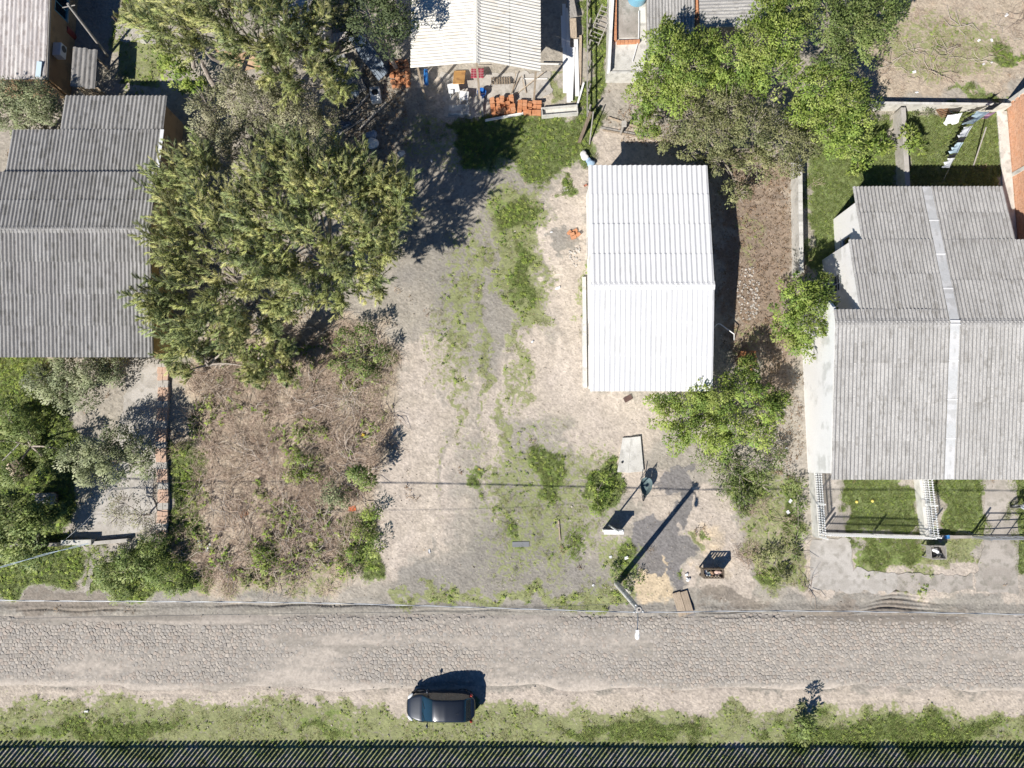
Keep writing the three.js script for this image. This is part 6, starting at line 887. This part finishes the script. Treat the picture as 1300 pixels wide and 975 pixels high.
  const fr = flat(0.65, 0.55, 0.12, 0.5); for (const [px, py, lb] of [[1087, 637, 'yellow fruit lying alone on the shaded side of the fenced lawn'], [1107, 636, 'yellow fruit lying toward the middle of the fenced lawn']]) { const p = at(px, py); single('fruit', lb, 'fruit', [new THREE.SphereGeometry(0.09, 12, 8).translate(p.x, 0.06, p.z)], fr, 'fallen fruits'); }
  const pp = thing('bent_pipe', 'bent white pipe railing in the shade beside the white roof', 'pipe'); mesh('pipe_run', [tube([at(905, 418, 0.6), at(912, 411, 0.9), at(922, 417, 0.9), at(932, 424, 0.8)], 0.035)], M.whitePlastic, pp); mesh('pipe_leg', [bar(at(932, 424, 0.8), at(932, 432, 0), 0.03)], M.whitePlastic, pp);
  const h = at(892, 642); 
  for (const [px, py, label] of [[862, 170, 'bare forked grey branch snag standing behind the white roof'], [935, 150, 'bare branch snag at the heart of the olive tree']]) { const p = at(px, py), t = thing('snag', label, 'dead tree', [p.x, 0, p.z]); rnd = rngOf(px); mesh('trunk', limb(V(0, -0.1, 0), V(-0.2, 2.2, -0.3), 0.07, 0.05), M.barkGrey, t); for (let k = 0; k < 14; k++) mesh('branch', limb(V(-0.15, rr(1, 2.2), -0.25), V(rr(-1.3, 1.3), rr(2.4, 3.8), rr(-1.4, 1)), 0.035, 0.008, 0.3), M.barkGrey, t); }
}
{ // left garden: brick edging, gate wall, bench, box, corner yard
  const t = thing('brick_edging', 'low crumbling brick edging along the garden path', 'brick wall', [0, 0, 0]); const g = boxUV(joined([rb(0.3, 0.2, 0.42, 0, 0, 0, 0.015)])), pk = mottled([0.52, 0.36, 0.27], [0.6, 0.45, 0.36], [0.35, 0.27, 0.22], { metres: 1, seed: 190, size: 256 });
  for (let k = 0; k < 26; k++) for (let s = 0; s < 2; s++) { const p = at(204 + s * 7 + 1.5 * Math.sin(k * 0.4), 462 + k * 8.6), m = mesh('brick', g, k % 3 ? pk : M.concrete, t); m.position.set(p.x, 0.1 + s * 0.04 * H1(k, 2), p.z); m.rotation.y = 0.25 * (H1(k, s + 5) - 0.5); }
  yardWall('pale low wall beside the open garden gateway', [84, 688], [122, 687], 0.5, 0.3); yardWall('low grey wall under the twiggy shrub at the garden front', [122, 689], [166, 685], 0.35, 0.22, M.concrete); yardWall('shaded garden front wall under the dark glossy tree', [-40, 692], [80, 690], 0.6, 0.2, M.concreteDirty);
  const b = thing('bench', 'rough plank bench on the garden grass', 'bench', at(64, 633).setY(0), 0.05); for (const z of [-0.2, 0.02, 0.24]) mesh('plank', [rb(1.2, 0.05, 0.18, 0, 0.45, z, 0.01)], M.woodGrey, b); for (const x of [-0.45, 0.45]) mesh('leg', [bx(0.1, 0.45, 0.5, x, 0.21, 0)], M.woodDark, b); mesh('backrest', [rb(1.2, 0.25, 0.05, 0, 0.75, -0.32, 0.01)], M.woodGrey, b); mesh('back_post', [bx(0.06, 0.9, 0.06, -0.4, 0.45, -0.34)], M.woodDark, b); mesh('back_post', [bx(0.06, 0.9, 0.06, 0.4, 0.45, -0.34)], M.woodDark, b);
  const k = thing('kennel', 'small pale gabled kennel on the garden grass', 'kennel', at(27, 598).setY(0), 0.6); mesh('wall', [bx(0.62, 0.5, 0.9, 0, 0.25, 0)], M.wood[1], k); for (const s of [-1, 1]) mesh('roof_panel', [bx(0.46, 0.03, 1.1, s * 0.18, 0.58, 0, 0, 0, -s * 0.5)], M.wood[2], k); mesh('doorway', [bx(0.26, 0.32, 0.02, 0, 0.18, 0.46)], M.black, k);
  board('long pale pole slanting over the garden shade', [2, 586], [24, 564], 1.2, 1.5, 0.05, 0.05, M.woodGrey, undefined, 'pole');
  const wp = at(137, 72), tp = thing('wooden_post', 'tall slim timber post in the shaded corner yard', 'post', [wp.x, 0, wp.z]); mesh('shaft', [bar(V(0, -0.1, 0), V(0.1, 4.3, -0.6), 0.09, 0.07, 8)], M.woodGrey, tp); mesh('crossbar', [bar(V(-0.3, 4.1, -0.5), V(0.4, 4.1, -0.65), 0.03)], M.woodGrey, tp);
  const wf = thing('wire_fence', 'thin dark fence along the paved strip of the corner yard', 'fence'); for (const px of [150, 159, 172, 190]) { const p = at(px, 30); mesh('post', [bar(V(p.x, 0, p.z), V(p.x, 0.7, p.z), 0.035)], M.woodDark, wf); } mesh('rail', [bar(at(148, 29, 0.65), at(192, 30, 0.65), 0.025)], M.woodDark, wf); mesh('rail', [bar(at(148, 29, 0.3), at(192, 30, 0.3), 0.025)], M.woodDark, wf);
  { const p = at(184, 52); single('concrete_block', 'pale concrete block standing on the paved strip', 'block', [rb(0.3, 0.45, 0.42, p.x, 0.22, p.z, 0.02)], M.concretePale); }
  { const p = at(92, 47); single('red_barrel', 'dull red barrel in the shade beside the corner house', 'barrel', [lathe([[0, 0], [0.28, 0], [0.29, 0.3], [0.3, 0.32], [0.29, 0.34], [0.29, 0.6], [0.28, 0.85], [0.22, 0.86], [0, 0.84]], 18).translate(p.x, 0, p.z)], flat(0.3, 0.06, 0.05, 0.6)); }
  // fallen pale trunks by the tall pine
  rnd = rngOf(5); const tr = (label, pts, r) => { const q = pts.map(([a, b, h]) => at(a, b, h)), gs = []; for (let i = 0; i < q.length - 1; i++) gs.push(bar(q[i], q[i + 1], r * (1 - 0.12 * i), r * (1 - 0.12 * (i + 1)), 8)); const o = thing('fallen_trunk', label, 'trunk', [0, 0, 0], 0, 'pale leaning trunks'); gs.forEach((g2) => mesh('length', [jitter(g2, 0.03)], M.barkGrey, o)); };
  tr('pale trunk leaning across the bare orange earth', [[310, 98, 1.4], [288, 82, 1.8], [270, 74, 2.6], [262, 66, 3.2]], 0.17); tr('pale forked trunk below the vivid green shrub', [[275, 115, 1.2], [266, 100, 1.8], [258, 84, 2.4], [256, 78, 2.8]], 0.16); tr('short pale trunk stub beside the forked trunk', [[246, 86, 2], [243, 70, 2.6], [240, 58, 3.2]], 0.13);
  const oe = slab('bare_earth', [[268, 62], [330, 66], [352, 76], [330, 84], [302, 92], [286, 78]], 0.03, mottled([0.5, 0.33, 0.2], [0.58, 0.4, 0.26], [0.4, 0.27, 0.17], { metres: 2, seed: 195, size: 256 }));
  // ladder-like rack by the deck
  const rk = thing('rack', 'rickety pale wooden rack on the grass beside the concrete deck', 'rack'); const A = at(752, 55, 0.2), B = at(772, 8, 0.9); for (const s of [-0.35, 0.35]) mesh('rail', [beam(A.clone().add(V(s, 0, s * 0.4)), B.clone().add(V(s, 0, s * 0.4)), 0.05, 0.05)], M.woodGrey, rk); for (let i = 0; i < 9; i++) { const c = A.clone().lerp(B, (i + 0.5) / 9); mesh('rung', [beam(c.clone().add(V(-0.4, 0.03, -0.16)), c.clone().add(V(0.4, 0.03, 0.16)), 0.05, 0.03)], M.woodGrey, rk); }
}
// ---------------------------------------------------------------- grass, weeds, straw: nobody could count them
function sown(name, label, geo, mat, n, seed, place) {
  rnd = rngOf(seed); const im = new THREE.InstancedMesh(geo, mat, n), m = new THREE.Matrix4(), q = new THREE.Quaternion(), e = new THREE.Euler(), col = new THREE.Color(); let k = 0, tries = 0;
  while (k < n && tries++ < n * 14) { const r = place(); if (!r) continue; const [x, y, z, s, tilt, c] = r; e.set(rr(-tilt, tilt), rr(0, 6.283), rr(-tilt, tilt)); q.setFromEuler(e); m.compose(V(x, y, z), q, V(s, s * rr(0.8, 1.2), s)); im.setMatrixAt(k, m); im.setColorAt(k, col.setRGB(...c)); k++; }
  im.count = k; im.castShadow = im.receiveShadow = true; im.name = name; im.userData = { kind: 'stuff', label, category: name.split('_').pop() }; scene.add(im); return im;
}
rnd = rngOf(400);
const tuftGeo = (n, h, w, spread) => { const F = new Faces(n * 2); for (let k = 0; k < n; k++) { const a = rr(0, 6.283), o = rr(0, spread), l = h * rr(0.5, 1.1), b = rr(0.2, 0.9), x = Math.cos(a) * o, z = Math.sin(a) * o, dx = Math.cos(a + rr(-0.8, 0.8)), dz = Math.sin(a + rr(-0.8, 0.8)), px = -dz * w, pz = dx * w; const m = [x + dx * l * b * 0.4, l * 0.6, z + dz * l * b * 0.4], t = [x + dx * l * b, l * (1 - b * 0.35), z + dz * l * b]; F.tri([x - px, 0, z - pz], [x + px, 0, z + pz], m, [1, 1, 1], V(dx * 0.35, 0.9, dz * 0.35)); F.tri([m[0] - px * 0.8, m[1], m[2] - pz * 0.8], [m[0] + px * 0.8, m[1], m[2] + pz * 0.8], t, [1, 1, 1], V(dx * 0.35, 0.9, dz * 0.35)); } const g = F.geo(); g.deleteAttribute('color'); return g; };
const weedGeo = (n, l, w) => { const F = new Faces(n * 2); for (let k = 0; k < n; k++) { const a = rr(0, 6.283), y = rr(0.01, 0.1), d = V(Math.cos(a), rr(0.1, 0.8), Math.sin(a)).normalize(); leaf(F, d.x * 0.02, y, d.z * 0.02, d, l * rr(0.6, 1.1), w, [1, 1, 1], V(d.x * 0.4, 0.9, d.z * 0.4)); } const g = F.geo(); g.deleteAttribute('color'); return g; };
const strawGeo = () => { const F = new Faces(24); for (let k = 0; k < 9; k++) { const a = rr(0, 6.283), l = rr(0.3, 0.8), w = 0.009, x = rr(-0.2, 0.2), z = rr(-0.2, 0.2), y = rr(0, 0.05), dx = Math.cos(a), dz = Math.sin(a), h1 = rr(0.03, 0.2), h2 = rr(0.0, 0.3); const p0 = [x, y, z], p1 = [x + dx * l * 0.5 + rr(-0.06, 0.06), y + h1, z + dz * l * 0.5 + rr(-0.06, 0.06)], p2 = [x + dx * l, y + h2, z + dz * l]; for (const [A, B] of [[p0, p1], [p1, p2]]) { F.tri([A[0] - dz * w, A[1], A[2] + dx * w], [A[0] + dz * w, A[1], A[2] - dx * w], B, [1, 1, 1], V(0, 1, 0)); F.tri([B[0] - dz * w, B[1], B[2] + dx * w], [B[0] + dz * w, B[1], B[2] - dx * w], A, [1, 1, 1], V(0, 1, 0)); } } const g = F.geo(); g.deleteAttribute('color'); return g; };
const plainLeaf = new THREE.MeshPhysicalMaterial({ roughness: 0.8, transmission: 0.25, thickness: 0, specularIntensity: 0.3 });
const spot = () => [rr(-36, 36), rr(-34, 18.5)];
const G4 = [[0.180, 0.240, 0.066], [0.228, 0.282, 0.090], [0.144, 0.198, 0.054], [0.276, 0.288, 0.120]];
sown('lawn_grass', 'short green grass covering the lawns, garden and verges', tuftGeo(10, 0.1, 0.012, 0.12), plainLeaf, 70000, 501, () => { const [x, z] = spot(), w = warped('lush', x, z); if (w + (fbm(x * 1.4 + 8, z * 1.4, 3) - 0.5) * 0.9 < 0.42 + 0.25 * rnd()) return null; return [x, gh(x, z) - 0.01, z, rr(0.6, 1.25), 0.2, mul3(pick(G4), rr(0.8, 1.2))]; });
sown('thin_grass', 'sparse short grass growing through the sandy soil', tuftGeo(6, 0.07, 0.011, 0.12), plainLeaf, 60000, 502, () => { const [x, z] = spot(), w = warped('thin', x, z); if (w * 0.8 + (fbm(x * 1.9, z * 1.9 + 4, 3) - 0.5) * 1.4 < 0.5 + 0.3 * rnd()) return null; return [x, gh(x, z) - 0.01, z, rr(0.5, 1.2), 0.3, mul3(rnd() < 0.3 ? [0.46, 0.4, 0.22] : pick(G4), rr(0.8, 1.2))]; });
sown('leafy_weeds', 'low broad leaved weeds scattered over the lot', weedGeo(8, 0.14, 0.032), plainLeaf, 12000, 503, () => { const [x, z] = spot(), w = Math.max(warped('lush', x, z), 0.75 * warped('thin', x, z)); if (w + (fbm(x * 1.7 + 50, z * 1.7, 4) - 0.5) * 1.1 < 0.5 + 0.62 * rnd()) return null; return [x, gh(x, z), z, rr(0.5, 1.3) * (x > 16 && z < 6.5 && z > -24 ? 0.45 : z > 13 ? 0.62 : 0.85), 0.3, mul3(pick(GREENS.bright), rr(0.8, 1.25))]; });
sown('dry_straw', 'tangled dry stems and straw covering the brush and dry field', strawGeo(), plainLeaf, 5200, 504, () => { const [x, z] = spot(), w = warped('dry', x, z); if (w + (fbm(x * 0.8, z * 0.8 + 30, 4) - 0.5) * 1.5 < 0.6 + 0.4 * rnd() || (z < -18 && rnd() < 0.6)) return null; return [x, gh(x, z), z, rr(0.5, 1.25) * (z < -20 ? 0.55 : 1), 0.35, mul3(pick([[0.58, 0.48, 0.39], [0.64, 0.54, 0.43], [0.5, 0.4, 0.32], [0.33, 0.25, 0.19], [0.6, 0.48, 0.4]]), rr(0.75, 1.2))]; });
sown('brush_weeds', 'green creepers and weeds growing through the dry brush', weedGeo(12, 0.16, 0.035), plainLeaf, 4200, 505, () => { const [x, z] = spot(), w = warped('dry', x, z); if (z < -16 || w + (fbm(x * 0.6 + 90, z * 0.6, 4) - 0.5) * 2.6 < 1.02 + 0.3 * rnd()) return null; return [x, gh(x, z) + rr(0, 0.2), z, rr(0.6, 1.5), 0.4, mul3(pick(rnd() < 0.5 ? GREENS.olive : GREENS.bright), rr(0.85, 1.2))]; });
sown('soil_crumbs', 'small stones, clods and crumbs lying on the bare soil', boxUV(joined([jitter(new THREE.IcosahedronGeometry(0.05, 0).scale(1, 0.6, 0.8), 0.03)])), new THREE.MeshStandardMaterial({ roughness: 0.95 }), 9000, 506, () => { const [x, z] = spot(); if (warped('lush', x, z) > 0.4 || (z > 8.3 && z < 13 && rnd() < 0.6)) return null; const dk = maskAt('dark', x, z); return [x, gh(x, z) + 0.005 + (z > 8.6 && z < 13 ? 0.09 : 0), z, rr(0.25, 0.9) * (rnd() < 0.06 ? 1.7 : 1), 0.5, mul3(rnd() < 0.4 * dk ? [0.5, 0.46, 0.42] : pick([[0.4, 0.36, 0.31], [0.3, 0.26, 0.22], [0.48, 0.43, 0.37], [0.22, 0.18, 0.14]]), rr(0.8, 1.15))]; });
sown('leaf_litter', 'fallen leaves and twigs scattered under the trees', weedGeo(3, 0.12, 0.03), plainLeaf, 12000, 507, () => { const [x, z] = spot(); if (Math.max(maskAt('dark', x, z), maskAt('litter', x, z)) + (fbm(x, z, 2) - 0.5) < 0.35) return null; return [x, gh(x, z), z, rr(0.5, 1.1), 0.6, mul3(pick([[0.3, 0.2, 0.13], [0.38, 0.29, 0.2], [0.2, 0.15, 0.1]]), rr(0.8, 1.2))]; });

const twigGeo = () => { const g = []; for (let k = 0; k < 6; k++) { const a = rr(0, 6.283), A = V(rr(-0.2, 0.2), rr(0.02, 0.15), rr(-0.2, 0.2)), l = rr(0.5, 1.3), B = A.clone().add(V(Math.cos(a) * l * 0.5, rr(0.05, 0.35), Math.sin(a) * l * 0.5)), C = A.clone().add(V(Math.cos(a + 0.3) * l, rr(0, 0.4), Math.sin(a + 0.3) * l)); g.push(bar(A, B, 0.016, 0.012, 4), bar(B, C, 0.012, 0.006, 4)); } return boxUV(joined(g)); };
sown('dead_twigs', 'bleached dead twigs lying in tangles over the dry brush', twigGeo(), new THREE.MeshStandardMaterial({ roughness: 0.9 }), 620, 508, () => { const [x, z] = spot(); if (warped('dry', x, z) + (fbm(x * 0.7 + 12, z * 0.7, 3) - 0.5) * 1.6 < 0.85 || (z < -18 && rnd() < 0.8)) return null; return [x, gh(x, z), z, rr(0.6, 1.3), 0.25, mul3(pick([[0.5, 0.43, 0.36], [0.42, 0.33, 0.26], [0.33, 0.25, 0.19], [0.56, 0.5, 0.43]]), rr(0.8, 1.15))]; });
renderer.render(scene, camera);
